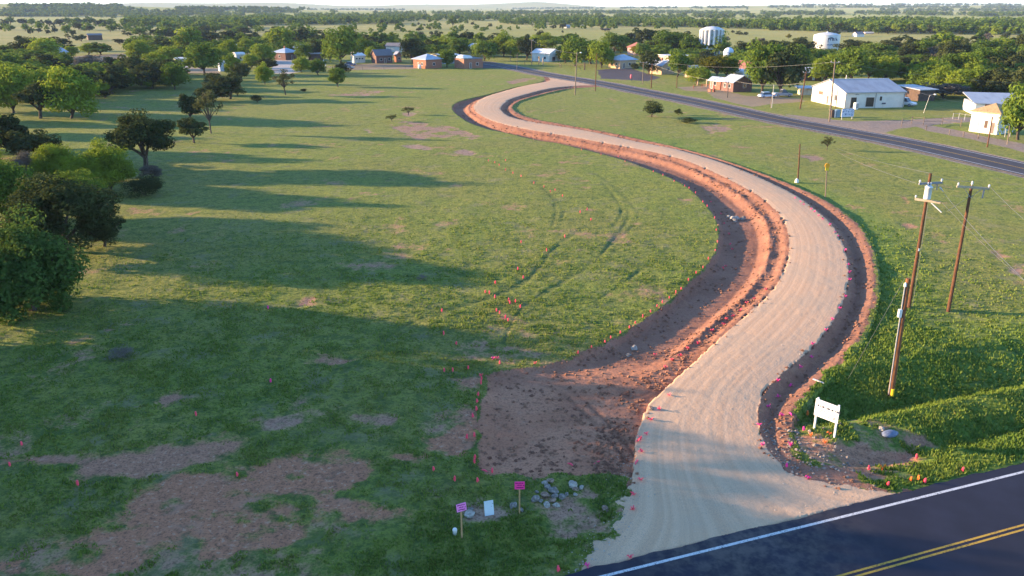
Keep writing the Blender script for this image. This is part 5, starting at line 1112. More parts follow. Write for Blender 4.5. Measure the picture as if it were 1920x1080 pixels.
# short thick service pole in front of it
e, p2, R2 = pole(1670, 743, 522, 1703, 'shorter orange-brown service pole with yellow guard at its foot, nearest the gravel road', .18, woodmat('new_pole', (.13, .05, .022), (.27, .115, .05)))
m = MB(); m.tube([R2 * .02 + Vector((-.17, -.06, 0)), R2 * .5 + Vector((-.17, -.06, 0)), R2 * .93 + Vector((-.15, -.06, 0))], .04, 6); m.build('conduit', BM['steel'], e)
m = MB(); m.lathe([(.02, 0), (.08, .05), (.09, .2), (.03, .3)], n=10); o = m.build('weatherhead', BM['trim'], e); o.location = R2 * .93 + Vector((-.15, -.06, 0))
m = MB(); m.box(R2 * .72 + Vector((-.24, -.1, 0)), (.2, .18, .5)); m.build('meter_box', BM['trim'], e, bevel=.02)
m = MB(); m.tube([R2 * .012 + Vector((0, -.15, 0)), R2 * .075 + Vector((0, -.14, 0))], .10, 10); m.build('yellow_guard', M_YELLOW, e)
# second tall pole
e, p, R_ = pole(1778, 584, 348, 1822, 'tall reddish pole with one pale crossarm right of the transformer pole', .14)
PB, RB = p, R_; cB = u(.985) + Vector((0, -.2, .05)); arm(e, cB, (.97, -.18, -.03), 2.2, M_ARM, (-.93, .95), .13, .75)
m = MB(); m.lathe([(.03, 0), (.04, .1), (.09, .13), (.05, .2), (.08, .25), (.03, .33)], n=10); o = m.build('top_insulator', M_INS, e); o.location = u(1.0)
m = MB(); m.tube([cB + Vector((.75, -.15, -.05)), cB + Vector((.7, -.2, -.75))], .05, 6); m.build('cutout', M_ARMG, e)
gA = u(.93) + p; 
far = lambda px, py, t: (lambda d: Vector((d.x * t, d.y * t, H + d.z * t)))(Vector(ray(px, py)))
top_A = PA + RA; armA = PA + RA * .935
wire('thin wire from the transformer pole top out to the right frame edge', PA + RA * .81 + Vector((.72, -.75, .05)), far(1960, 560, 50), .2)
wire('thin wire dropping from the cutout toward the right frame edge', PA + RA * .87 + Vector((1.15, -.2, -.1)), far(1990, 590, 36), .25, .012)
wire('thin wire from the pale crossarm to the right frame edge', PB + RB * .985 + Vector((1.05, -.4, .2)), far(1990, 465, 45), .2)
wire('thin wire joining the tops of the two tall poles', top_A + Vector((0, 0, -.1)), PB + RB + Vector((0, 0, .3)), .15, .012)
wire('thin guy wire from the service pole down into the grass', p2 + R2 + Vector((-.2, 0, 0)), p2 + Vector((-2.2, 1.5, .1)), .05, .008)
wire('thin stay wire from the reddish pole down to the left', gA + Vector((0, -.1, 0)), gA + Vector((-1.8, -.6, -1.1)), .03, .012)
# other poles across the scene
e, pC, RC = pole(1496, 342, 270, 1500, 'short bare brown pole beyond the gravel bend', .10)
m = MB(); m.lathe([(.02, 0), (.26, .03), (.24, .35), (.1, .55), (.02, .6)], n=10); o = m.build('white_wrap', BM['trim'], e); o.location = (-.25, -.2, 0)
e, pD, RD_ = pole(1548, 370, 308, 1550.5, 'dark slim pole with orange-yellow marker at its top', .075, M_POLE2)
m = MB(); m.tube([RD_ * .97 + Vector((0, -.12, 0)), RD_ * .97 + Vector((0, -.2, 0))], .3, 14); m.build('marker_disc', paint('orange_sign', (.80, .36, .02), .1, 3, .5), e); m = MB(); m.box(RD_ * .87 + Vector((0, -.15, 0)), (.42, .06, .42)); m.build('marker_plate', M_YELLOW, e)
wire('thin wire from the pole tops back to the leafless sapling', top_A + Vector((-.9, 0, -.75)), far(1556, 277, 140), .3, .012); wire('second thin wire running back beside the first to the sapling', top_A, far(1560, 274, 140), .3, .012)
e, pE, RE = pole(1555, 228, 113, 1566, 'tall light brown pole in front of the white metal building', .17, M_POLE2); arm(e, RE * .965, (.9, -.4, 0), 1.6, M_ARMG, (-.9, .9), .11, .4)
POS = {}
def simple(k, px, py, tx, ty, label, r=.12, mat=None, armw=0, lamp=False):
    e, p_, r_ = pole(px, py, ty, tx, label, r, mat or M_POLE2)
    if armw: arm(e, r_ * .97, (.95, -.3, 0), armw, M_ARMG, (-.9, .9), .1, 0)
    if lamp:
        m = MB(); m.tube([r_ * .97, r_ * .97 + Vector((.8, -.2, .3))], .04, 6); h_ = m.build('lamp_arm', BM['steel'], e); m = MB(); m.lathe([(.05, .1), (.22, .05), (.26, -.12), (.1, -.2)], r_ * .97 + Vector((.95, -.25, .3)), 12); m.build('lamp_head', BM['trim'], h_)
    POS[k] = (p_, r_)
simple('a', 1078, 178, 1082, 98, 'tall grey pole with white lamp on the grass by the junction', .16, lamp=True)
simple('b', 1116, 171, 1119, 100, 'dark slim pole on the grass right of the lamp pole', .13, M_POLE)
simple('c', 997, 122, 997, 74, 'grey pole at the left end of the white house', .15, armw=1.6)
simple('d', 969, 131, 970, 100, 'pinkish thin post at the highway edge near the junction', .10)
simple('e', 1205, 157, 1206.5, 116, 'grey pole left of the tan gabled house', .13, armw=2.2)
simple('f', 1221, 165, 1223, 119, 'dark pole close to the grey one by the tan gabled house', .16, M_POLE, armw=1.8)
simple('g', 1269, 165, 1269.5, 142, 'short dark pole at the brown yard', .13, M_POLE)
simple('h', 1289, 146, 1289.5, 122, 'thin pale pole in front of the small tan house', .10)
simple('i', 1299.5, 106, 1300, 84, 'grey pole left of the water tower', .16)
simple('j', 1364, 183, 1366, 153, 'black slim lamp pole at the brick house gable', .11, M_BLACK, armw=1.7)
simple('k', 1500, 204, 1512, 134, 'leaning brown pole left of the white metal building', .15, M_POLE, armw=1.4)
simple('l', 1447, 202, 1451, 159, 'silver pipe pole left of the leaning brown pole', .07, BM['steel'])
simple('m', 1445.5, 203, 1447, 181, 'short wooden post beside the silver pipe pole', .10)
simple('n', 1731, 212, 1744, 178, 'leaning thin pole with a small lamp in the shaded lawn', .05, BM['steel'], lamp=True)
simple('o', 1661, 153, 1663, 128, 'brown pole rising behind the white metal building roof', .16, M_POLE, armw=1.6)
simple('p', 1851, 276, 1861, 219, 'bare brown pole in front of the pump house', .12, M_POLE)
simple('q', 1889, 271, 1893, 236, 'pale slim post right of the pump house', .10)
simple('r', 1884, 257, 1887, 236, 'steel support post right of the pump house corner', .07, BM['steel'])
simple('s', 1893, 256, 1897, 236, 'second steel support post near the pump house corner', .07, BM['steel'])
simple('t', 1567, 203, 1571, 167, 'rusty pipe pole against the white gable wall', .09, M_POLE)
simple('u', 1188, 110, 1195, 80, 'pink-topped pole by the red roof behind the tan house', .13)
simple('v', 1153, 112, 1154, 92, 'short pole behind the tan hipped house', .12)
simple('w', 1415, 110, 1416, 98, 'pale pole in the trees right of the domed tank', .14)
simple('x', 957, 115, 957, 97, 'slim grey pole near the brick block and highway', .10)
tp = lambda k: POS[k][0] + POS[k][1] * .97
for a_, b_, l_, sg in [('a','c','wire from the lamp pole to the pole at the white house',.8),('f','j','wire from the dark pole to the black lamp pole',.8),('e','f','short wire between the two poles by the tan gabled house',.2),('f','b','wire from the dark pole back to the slim pole by the junction',.8),('o','k','wire behind the metal building roof to the leaning brown pole',.6)]:
    wire(l_, tp(a_), tp(b_), sg, .016)
wire('long wire from the light brown pole to the right frame edge', pE + RE * .97 + Vector((.6, 0, 0)), far(1985, 157, 170), 1.0, .016)
wire('long wire from the light brown pole to the left across the trees', pE + RE * .97 + Vector((-.6, 0, 0)), tp('f') + Vector((0, 0, 1)), 1.4, .014)
wire('service wire from the leaning brown pole to the trees', tp('k') - Vector((0, 0, 2.2)), tp('j') + Vector((0, 0, .6)), .9, .016)
wire('service wire from the metal building to the leaning thin pole', on(1690, 190) + Vector((0, 0, 4.0)), tp('n'), .3, .016)
wire('service wire from the leaning thin pole to the white shed', tp('n'), on(1830, 216) + Vector((0, 0, 2.8)), .5, .016)
# white notice board on two posts
def white_board():
    a, b = on(1530, 815), on(1560, 815); s = ppm(a)
    c = on(1544, 812); e = empty('notice_board', c, math.radians(-48), 'white notice board on two posts beside the right ditch', 'sign'); w_, h_, z0 = 1.34, 1.0, .85
    for k in (-1, 1):
        m = MB(); m.box((k * .58, .07, (z0 + h_ + .06) / 2 - .15), (.10, .09, z0 + h_ + .36)); m.build('post', BM['trim'], e, bevel=.008)
    m = MB(); m.box((0, 0, z0 + h_ / 2), (w_, .035, h_)); f = m.build('panel', paint('sign_white', (.76, .76, .74), .04, 2, .5), e)
    t = MB(); x = -.54
    for ww in (.10, .06, .13, .04, .16, .12, .05, .20): t.box((x + ww / 2, -.021, z0 + .66), (ww, .008, .115)); x += ww * 1.3 + .03
    t.build('heading', BM['ink'], f)
    t = MB()
    for r_, (x0, x1) in enumerate([(-.05, .34), (-.36, .44), (-.40, .46), (-.30, .47), (-.2, .45)]):
        x = x0; i = 0
        while x < x1: ww = .05 + .04 * ((i * 7 + r_ * 3) % 4); t.box((x + ww / 2, -.021, z0 + .52 - r_ * .085), (ww, .008, .034)); x += ww + .03; i += 1
    t.box((.45, -.021, z0 + .20), (.05, .008, .10)); t.build('small_print', paint('grey_print', (.10, .10, .12), .1, 3, .7), f)
white_board()
def stake_sign(px, py, tilt, rz, col, label, hs, w_, h_):
    p = on(px, py); e = empty('stake_sign', p, rz, label, 'sign', 'signs on stakes'); m = MB(); m.box((0, 0, hs / 2 - .1), (.07, .045, hs + .2)); m.build('stake', M_STAKE, e)
    m = MB(); m.box((0, -.04, hs + h_ * .38), (w_, .02, h_), 0, tilt); f = m.build('panel', col, e)
    t = MB(); k = [(-.26,.32,.2),(.02,.32,.16),(.24,.3,.1),(-.12,.05,.13),(.1,.03,.13),(.34,-.02,.07),(-.1,-.26,.26),(.2,-.28,.2)]
    for x, z, ww in k: t.box((x * w_ * 1.1, -.053, hs + h_ * .38 + z * h_), (ww * w_ * 1.6, .006, .035), 0, tilt)
    t.build('lettering', paint('magenta_ink_' + label.split()[0], (.22, .015, .10), .1, 3, .7), f); return e
stake_sign(866, 1009, -.10, .35, paint('lilac_card', (.95, .26, .62), .07, 2, .6), 'lilac-pink square sign on a tall wooden stake', 1.48, .44, .40)
stake_sign(974, 964, 0, 0.05, paint('pink_card', (1.0, .05, .30), .05, 2, .6), 'hot pink square sign on an orange wooden stake', 1.42, .46, .40)
p = on(917, 965); e = empty('leaning_board', p, .30, 'pale blue-white board leaning on its edge beside bare soil', 'board')
m = MB(); m.box((0, 0, .36), (.44, .04, .70), 0, 0, -.25); f = m.build('panel', paint('pale_board', (.60, .66, .68), .06, 2, .5), e, bevel=.006)
t = MB(); t.box((-.10, .07, .18), (.06, .01, .12), 0, 0, -.25); t.box((.14, .0, .42), (.10, .01, .015), 0, .5, -.25); t.box((.16, -.05, .62), (.04, .01, .02), 0, 0, -.25); t.build('smudges', BM['ink'], f)
t.v = []
# roadside sign with equipment box by the highway
p = on(1588, 224); e = empty('billboard', p, .28, 'blue-white lettered board standing beside the highway', 'sign'); s = ppm(p); w_ = 27 / s; h_ = 15 / s
for k in (-1, 1):
    m = MB(); m.box((k * w_ * .42, .08, .9), (.12, .12, 2.4)); m.build('post', BM['grey'], e)
m = MB(); m.box((0, 0, .55 + h_ / 2), (w_, .08, h_)); f = m.build('panel', paint('board_blue', (.52, .58, .70), .06, 2, .5), e)
t = MB()
for x, z, ww, hh, r_ in [(-.42,.62,.10,.2,.3),(-.36,.7,.09,.12,0),(-.26,.72,.08,.08,0),(-.14,.72,.12,.12,0),(.02,.70,.16,.06,0),(.05,.60,.08,.16,.4),(.24,.64,.05,.22,0),(.32,.76,.14,.05,0),(.40,.62,.05,.24,0),(.34,.52,.1,.04,0),(-.40,.25,.06,.06,0),(-.18,.36,.2,.12,0),(-.16,.26,.12,.14,.5),(.06,.34,.24,.06,0),(.14,.28,.06,.12,0),(.32,.36,.16,.05,0),(.28,.24,.05,.2,0),(.40,.24,.05,.2,0),(.34,.15,.14,.05,0),(-.3,.9,.3,.06,0),(.1,.92,.16,.1,0),(.26,.92,.05,.1,0),(.36,.92,.1,.09,0),(.44,.92,.05,.1,0)]:
    t.box((x * w_, -.046, .55 + z * h_), (ww * w_ * .8, .012, hh * h_ * .8), 0, r_)
t.build('lettering', BM['inkb'], f)
p = on(1567, 220); e = empty('equipment_box', p, .3, 'blue-grey equipment box with white door left of the lettered board', 'cabinet')
m = MB(); m.box((.25, 0, .8), (1.0, .8, 1.6)); m.build('cabinet', paint('cabinet_blue', (.16, .28, .38), .15, 2, .5), e, bevel=.04); m = MB(); m.box((-.55, -.1, .75), (.28, .7, 1.5)); m.build('open_door', BM['trim'], e, bevel=.03); m = MB(); m.box((-1.05, .1, .8), (.6, .8, 1.6)); m.build('dark_cabinet', BM['wood'], e, bevel=.04)
p = on(1604, 205); e = empty('ice_chest', p, .5, 'white box freezer standing by the metal building door', 'box'); m = MB(); m.box((0, 0, .75), (1.0, .7, 1.5)); m.build('body', BM['trim'], e, bevel=.05); m = MB(); m.box((0, -.37, .8), (.8, .04, 1.1)); m.build('lid', BM['grey'], e)
p = on(1691, 200); e = empty('white_tub', p, 0, 'small white tub on the grass in front of the boxy car', 'tub'); m = MB(); m.lathe([(.32, 0), (.42, .42), (.45, .44), (.40, .44), (.3, .1)], n=14); m.build('body', BM['trim'], e, True)
# pink person-like shape by the highway, built as a wrapped post, propane tanks, picnic bench, low fence rails
p = on(1183, 152); e = empty('person_like_shape', p, 0, 'person-like pink-red shape on a dark post beside the asphalt yard', 'marker post'); m = MB(); m.tube([(.1, 0, 0), (.1, 0, 1.0)], .08, 6); m.build('post', BM['ink'], e); m = MB(); m.lathe([(.1, .75), (.3, .9), (.32, 1.6), (.22, 1.95), (.06, 2.05)], n=12); m.build('wrap', paint('pink_wrap', (.72, .14, .18), .1, 3, .6), e, True)
p = on(787, 129); e = empty('propane_tank', p, .2, 'small white upright tank at the brick house corner', 'tank'); m = MB(); m.lathe([(.3, 0), (.5, .1), (.5, 1.3), (.35, 1.55), (.08, 1.65)], n=14); m.build('body', BM['trim'], e, True); m = MB(); m.tube([(0, 0, 1.6), (0, 0, 1.85)], .12, 8); m.build('valve', BM['grey'], e)
p = on(1660, 118); e = empty('white_trailer', p, .1, 'long white trailer roof glimpsed between trees behind the metal building', 'trailer'); s = ppm(p); m = MB(); m.box((1.2, 0, 1.8), (6.4, 2.4, 2.2)); m.build('body', BM['trim'], e, bevel=.08); m = MB(); m.box((-2.9, 0, 2.4), (1.5, 2.2, 3.6)); m.build('cab', BM['trim'], e, bevel=.1); m = MB(); m.box((-2.9, -1.12, 3.2), (1.0, .06, 1.0)); m.build('window', BM['glass'], e)
for k in (-1.5, 2.4):
    m = MB(); m.tube([(k, -1.2, .5), (k, -.95, .5)], .5, 12); m.build('wheel', BM['ink'], e)
def fence(name, label, pts, h_, rails, r=.05, mat=None, hp=None):
    P_ = [on(*q) for q in pts]; o0 = P_[0]; e = empty(name, o0, 0, label, 'fence')
    for q in P_:
        m = MB(); m.tube([q - o0 - Vector((0, 0, .3)), q - o0 + Vector((0, 0, h_))], r, 6); m.build('post', mat or M_POLE2, e)
    for z in rails:
        m = MB()
        for a_, b_ in zip(P_, P_[1:]): m.tube([a_ - o0 + Vector((0, 0, z)), b_ - o0 + Vector((0, 0, z))], r * .6, 5)
        m.build('rail', mat or M_POLE2, e)
fence('wire_fence', 'thin post fence along the drive left of the pump house', [(1690,237),(1709,232),(1731,234),(1766,234),(1801,238)], 1.5, (1.3, .7), .07)
fence('pipe_fence', 'steel pipe fence in front of the white shed', [(1786,224),(1797,224),(1808,226),(1822,228)], 1.3, (1.2,), .05, BM['steel'])
fence('post_fence', 'short posts along the pinkish track by the pump house', [(1736,244),(1780,253),(1806,257),(1834,260)], .9, (), .08)
fence('yard_fence', 'low fence across the yards left of the hip-roofed brick house', [(612,130),(640,131),(680,131),(720,131),(760,130),(790,130)], 1.1, (.9,), .06, M_POLE2)
fence('white_post_fence', 'pale posts beside the tall town tree', [(610,131),(611,124),(607,119)], 1.6, (1.2,), .10, BM['trim'])
fence('roadside_fence', 'dark thin fence along the yards of the white house', [(984,121),(1010,122),(1049,126),(1052,128)], 1.6, (1.3,), .10)
fence('yard_rail', 'red-brown low rail fence around the brown yard', [(1300,166),(1316,164),(1330,165),(1348,167)], 1.0, (.9, .5), .09, BM['rust'])
for i, (px, py, l_) in enumerate([(1011,119,'tan stone column in the white house yard, left of two'),(1018,122,'dark tan column in the white house yard, right of two'),(1308,160,'pale square column beside the brown yard, left of two'),(1325,162,'pale square column beside the brown yard, right of two'),(1096,131,'dark brown column under trees by the lamp pole')]):
    p = on(px, py); s = ppm(p); e = empty('gate_column', p, 0, l_, 'column', 'yard columns'); m = MB(); m.lathe([(.30, -.1), (.30, .2), (.22, .3), (.22, 12 / s), (.3, 12.3 / s), (.05, 13.5 / s)], n=10); m.build('shaft', BM['tan'] if i != 4 else BM['wood'], e)
p = on(1360, 166); e = empty('picnic_table', on(1334, 172), .3, 'red picnic table in the brown yard', 'table')
m = MB(); m.box((0, 0, .75), (2.0, .8, .06)); m.build('tabletop', BM['rust'], e)
for k in (-1, 1):
    m = MB(); m.box((0, k * .75, .45), (2.0, .3, .05)); m.build('bench', BM['rust'], e); m = MB(); m.box((k * .7, 0, .36), (.08, 1.3, .72)); m.build('leg', BM['rust'], e)
p = on(348, 137.5); e = empty('flat_trailer', p, .1, 'low brown flat trailer at the edge of the shaded field', 'trailer'); m = MB(); m.box((0, 0, .65), (3.0, 1.6, .5)); m.build('bed', BM['rust'], e); 
for k in (-1, 1):
    m = MB(); m.tube([(.3, k * .85, .33), (.3, k * .7, .33)], .33, 12); m.build('wheel', BM['ink'], e)
# ------------------------------------------------------------------ survey flags
M_PINK = paint('pink_ribbon', (.95, .075, .13), .08, 6, .55); M_PINK2 = paint('magenta_ribbon', (.90, .04, .28), .08, 6, .55); M_ORF = paint('orange_ribbon', (.95, .20, .03), .08, 6, .55)
def ribbon_mesh(kind, mat, rng):
    m = MB()
    if kind == 'wrap':
        m.tube([(0, 0, .10), (.012, 0, .25), (.0, .01, .42)], [.060, .072, .05], 7)
        m.add([(.02, .0, .40), (.10, .02, .30), (.13, .0, .12), (.06, -.02, .18)], [(0, 1, 2, 3)])
    elif kind == 'tuft':
        for k in range(7):
            a = k * .9 + rng.random(); r = .10 + .09 * rng.random(); h_ = .12 + .2 * rng.random()
            ca, sa = math.cos(a), math.sin(a); m.add([(-.03 * sa, .03 * ca, .05), (.03 * sa, -.03 * ca, .05), (r * ca + .035 * sa, r * sa - .035 * ca, h_), (r * ca - .035 * sa, r * sa + .035 * ca, h_ - .03), (1.5 * r * ca, 1.5 * r * sa, h_ - .08)], [(0, 1, 2, 3), (2, 4, 3)])
    elif kind == 'vee':
        for sg in (-1, 1): m.add([(-.03, 0, 0), (.03, 0, 0), (sg * .16 + .06, .01, .40), (sg * .16 - .06, .0, .43), (sg * .24, .03, .30)], [(0, 1, 2, 3), (2, 4, 3)])
        m.tube([(0, 0, -.05), (0, 0, .2)], .03, 6)
    elif kind == 'lying':
        m.tube([(-.2, 0, .04), (.0, .03, .07), (.26, -.02, .05)], [.03, .055, .04], 6); m.add([(.2, -.05, .05), (.34, -.02, .10), (.30, .08, .05)], [(0, 1, 2)])
    me = bpy.data.meshes.new('ribbon'); me.from_pydata(m.v, [], m.f); me.materials.append(mat); me.update(); return me
RIB = {(k, c): [ribbon_mesh(k, mt, np.random.default_rng(s)) for s in (1, 2, 3)] for k in ('wrap', 'tuft', 'vee', 'lying') for c, mt in (('pink', M_PINK), ('magenta', M_PINK2), ('orange', M_ORF))}
def stake_mesh():
    m = MB(); m.box((0, 0, .17), (.045, .028, .50)); me = bpy.data.meshes.new('stake'); me.from_pydata(m.v, [], m.f); me.materials.append(M_STAKE); return me
STK = stake_mesh(); FC = [0]
KW = {'wrap': 'ribbon-wrapped stake', 'tuft': 'ribbon tuft', 'vee': 'forked ribbon stake', 'lying': 'fallen ribbon stake'}
def flag(px, py, kind, col, label, group):
    p = on(px, py); s = .66 if 'grass edge' in group else .80; e = empty('survey_flag', p - Vector((0, 0, .02)), RNG.uniform(-.5, .5) if kind == 'vee' else RNG.uniform(0, 6.28), label, 'survey flag', group)
    e.scale = (s, s, s * RNG.uniform(.85, 1.15)); FC[0] += 1
    link('ribbon', RIB[(kind, col)][FC[0] % 3], e)
    if kind == 'wrap': link('stake', STK, e)
def flags(phrase, group, pts, kind='wrap', col='pink'):
    """row of flags, counted along the row from its near end"""
    for i, q in enumerate(pts):
        k, c = (q[2] if len(q) > 2 else kind), (q[3] if len(q) > 3 else col)
        flag(q[0], q[1], k, c, f"{c} {KW[k]} {phrase}, {ORD[i]} from near end" if len(pts) > 1 else f"{c} {KW[k]} {phrase}", group)
lone = [(41,836,'pink stake alone in the shaded grass at the left edge'),(19,875,'pink stake at the frame edge above bright weeds'),(147,912,'pink stake between weeds and the pale soil patch'),(445,894,'pink stake standing on the red bare soil'),(368,781,'pink stake alone in dark grass above the soil patch'),(508,718,'magenta stake alone mid-field in the shade'),(503,580,'faint magenta ribbon far left of the other flags'),
 (829,586,'pink stake at the edge of sun and shadow'),(832,629,'pink stake below the one at the shadow edge'),(856,647,'pink stake right of the lower shaded one'),(833,698,'pink stake left of two thin ones above the lot'),(849,698,'thin pink stake between two others above the lot'),(878,693,'pink stake right of the thin one above the lot'),(813,884,'pink stake in grass left of the lot corner'),(853,903,'pink stake in grass above the lilac sign'),(895,905,'pink stake below the lot corner'),(923,888,'thin pink stake at the lot corner edge')]
for x, y, l in lone: flag(x, y, 'wrap', 'magenta' if 'magenta' in l else 'pink', l, 'flags scattered in the field')
flag(908, 883, 'lying', 'pink', 'fallen pink stake beside the lot corner', 'flags scattered in the field')
flags('along the left edge of the bare lot', 'flags at the lot edge', [(890,870),(891,861),(876,824),(889,820),(886,784),(893,771),(894,756),(897,743),(902,722),(903,713),(902,706,'tuft'),(937,683),(933,673,'tuft'),(925,674,'tuft','magenta')])
flags('in the sunlit tyre-track cluster', 'flags in the tyre-track cluster', [(953,603),(948,598),(937,589),(931,585),(976,578),(967,568),(956,571),(954,566),(928,560),(918,552),(910,550),(981,523),(971,507),(929,533),(977,456)])
flags('in the upper field rows', 'flags in the upper field', [(1025,472),(1059,446),(1108,414),(1088,400),(1101,395),(1055,369),(1041,358),(1032,361),(1020,352),(1001,345),(977,332),(962,326),(948,320),(936,311),(916,303),(928,306),(948,302)])
flags('on the grass edge above the ditch', 'flags on the grass edge of the ditch', [(1004,682,'tuft'),(1084,664),(1109,655),(1134,643),(1145,635),(1163,626),(1180,616),(1191,607),(1205,596),(1220,586),(1232,576),(1242,569),(1255,560),(1267,550),(1277,543),(1291,527),(1305,514),(1318,503),(1328,487),(1341,471),(1345,455),(1343,433),(1340,410),(1326,388),(1318,380),(1304,363),(1292,354),(1284,350),(1264,341),(1243,330),(1225,323),(1172,304),(1159,295),(1127,291),(1090,282)])
flags('on the dark ditch floor', 'flags on the ditch floor', [(1361,500),(1356,504),(1373,468),(1369,459),(1367,440),(1358,420),(1352,402),(1333,380),(1228,667)], 'tuft')
flags('on the red bank inside the ditch', 'flags on the red bank', [(1248,690),(1260,676),(1276,668),(1290,655),(1309,645),(1335,621),(1358,609),(1362,600),(1375,593),(1388,583),(1400,570),(1415,561),(1436,544)], 'tuft')
flags('on the left gravel edge', 'flags on the left gravel edge', [(1046,1073,'wrap'),(1101,1062,'tuft','magenta'),(1182,1046),(1187,956),(1188,928),(1202,901),(1193,868,'lying'),(1203,848),(1196,828),(1201,824),(1212,815),(1221,788),(1236,769),(1255,742)], 'tuft')
flags('lying on the bare lot', 'fallen stakes on the lot', [(1069,871),(1118,868)], 'lying')
flags('on the right gravel edge', 'flags on the right gravel edge', [(1475,877,'wrap'),(1516,898),(1482,836),(1441,764),(1424,798),(1430,836),(1459,745),(1482,725),(1459,715),(1502,690),(1522,671),(1524,646),(1549,620),(1561,600),(1575,580),(1586,557),(1593,526),(1593,512),(1591,497),(1585,470),(1572,444),(1566,436),(1556,422),(1543,412),(1535,405),(1527,398),(1521,393),(1507,384),(1501,379),(1491,372)], 'tuft', 'magenta')
for x, y, k, c, l in [(1466,780,'tuft','magenta','heap of magenta tape in the right ditch bottom'),(1482,776,'lying','magenta','long magenta tape strip up the right ditch bank'),(1513,780,'wrap','orange','orange stake in grass left of the notice board'),(1529,791,'wrap','magenta','magenta stake at the left foot of the notice board'),(1506,808,'wrap','magenta','magenta stake left below the notice board'),(1520,818,'tuft','orange','orange ribbon below the notice board, left of its posts'),(1556,815,'tuft','orange','orange ribbon at the right post of the notice board'),(1547,831,'tuft','orange','small orange cap ribbon below the notice board'),
 (1628,882,'wrap','pink','pink stake left of the orange forked ribbon'),(1654,881,'vee','orange','bright orange forked ribbon near the road corner'),(1717,862,'wrap','pink','pink stake above the trio by the road'),(1805,885,'wrap','pink','pink stake alone at the right by the asphalt'),(1665,913,'wrap','pink','leaning pink stake closest to the gravel tip'),(1708,903,'wrap','orange','thin orange stake, left of the trio by the road'),(1721,901,'wrap','orange','thick orange stake, middle of the trio by the road'),(1734,907,'wrap','pink','short pink stake, right of the trio by the road')]:
    flag(x, y, k, c, l, 'flags near the notice board and road corner')
# ------------------------------------------------------------------ boulders and litter
def rockmat(name, a, b):
    t = NT(name); v = t.obj(); n = t.noise(3.5, v, 5.0); n2 = t.noise(14, v, 3.0); return t.done(t.bsdf(t.mix(t.ramp(n2, .55, .7, 0, .4), t.mix(t.ramp(n, .38, .64), a, b), (.13, .10, .09)), .9, 0, .15, n2, .5, .02))
ROCKM = [rockmat('pale_rock', (.30, .26, .22), (.46, .42, .36)), rockmat('grey_rock', (.17, .15, .13), (.30, .27, .24)), rockmat('brown_rock', (.22, .14, .10), (.36, .26, .20))]
def rock_mesh(seed, mat):
    bm = bmesh.new(); bmesh.ops.create_icosphere(bm, subdivisions=3, radius=.5); rng = np.random.default_rng(seed); pl = sph(9, rng); off = rng.uniform(.30, .44, 9)
    for v in bm.verts:
        for d, o in zip(pl, off):
            k = v.co.x * d[0] + v.co.y * d[1] + v.co.z * d[2]
            if k > o: v.co -= Vector(d) * (k - o) * .9
        v.co *= 1 + .05 * math.sin(v.co.x * 17 + seed) * math.sin(v.co.y * 13 + v.co.z * 11)
    me = bpy.data.meshes.new('boulder'); bm.to_mesh(me); bm.free(); me.materials.append(mat); return me
ROCKS = {(i, s): rock_mesh(s * 7 + i, ROCKM[i]) for i in range(3) for s in range(4)}
for i, (px, py, wpx, k, l) in enumerate([(1003.5,938,18,1,'rounded grey boulder at the left end of the rock pile'),(1038,922,18,1,'largest dark grey boulder on top of the rock pile'),(1040,932,14,1,'grey boulder leaning below the largest of the pile'),(1022,930,15,2,'mossy brown boulder left in the rock pile'),(1053,934,15,1,'grey boulder at the right end of the rock pile'),(1036,940,13,2,'reddish boulder low in the middle of the pile'),(1025,948,13,0,'pale boulder at the front of the pile, left of two'),(1043,949,13,0,'pale boulder at the front of the pile, right of two'),(1027,914,14,1,'flat grey boulder at the back of the rock pile'),(1032,903,14,2,'brown boulder half buried behind the rock pile'),(1021,906,12,0,'thin pale slab at the back left of the pile'),(1014,940,9,1,'small grey stone between pile and left boulder'),(1073.5,911,18,0,'large white boulder right of the rock pile'),(1090,916,11,0,'pale round boulder right of the large white one'),(1079,919,11,2,'brownish stone under the large white boulder'),(1079,928,8,0,'small pale stone below the large white boulder'),(1006,923,8,1,'small grey stone above the left pile boulder'),(1063,928,9,1,'dark stone between the pile and the white boulder'),
   (881,966,20,0,'flat pale rock beside the lilac sign stake'),(883,956,10,1,'grey stone on the flat rock by the lilac sign'),(978,958,10,1,'grey stone at the pink sign stake foot'),(963,950,15,1,'grey stone left behind the pink sign stake'),(1135,955,13,2,'brown rock by the gravel edge near the junction'),(1189,655,15,0,'pale boulder lying in the dark ditch'),(1179,668,10,1,'grey rubble left below the pale ditch boulder'),
   (1374,412,13,0,'white concrete chunk in the ditch, left of the heap'),(1381,411,12,0,'white concrete chunk in the middle of the ditch heap'),(1378,415,10,1,'grey chunk at the front of the ditch heap'),(1393,412,12,1,'dark concrete chunk right in the ditch heap'),(1366,408,8,0,'small white chunk beside the ditch heap'),(1220,767,11,2,'orange-brown stone at the gravel edge of the lot'),(1045,684,8,0,'small white stone at the top edge of the lot'),(1652,806,12,0,'pale rubble stone by the blue-grey sack')]):
    p = on(px, py); s = 1.18 * wpx / ppm(p); o = link('boulder', ROCKS[(k, i % 4)]); o.location = p + Vector((0, 0, s * .13)); o.scale = (s, s * .85, s * .68); o.rotation_euler = (RNG.uniform(-.3, .3), RNG.uniform(-.3, .3), RNG.uniform(0, 6.28)); tag(o, l, 'rock', 'loose boulders')
p = on(853, 1002); m = MB(); m.lathe([(.09, -.1), (.10, .22), (.11, .24), (.09, .30), (.02, .31)], n=12); o = m.build('capped_pipe', BM['trim'], None, True); o.location = p; tag(o, 'white capped pipe in grass left of the lilac sign', 'pipe')
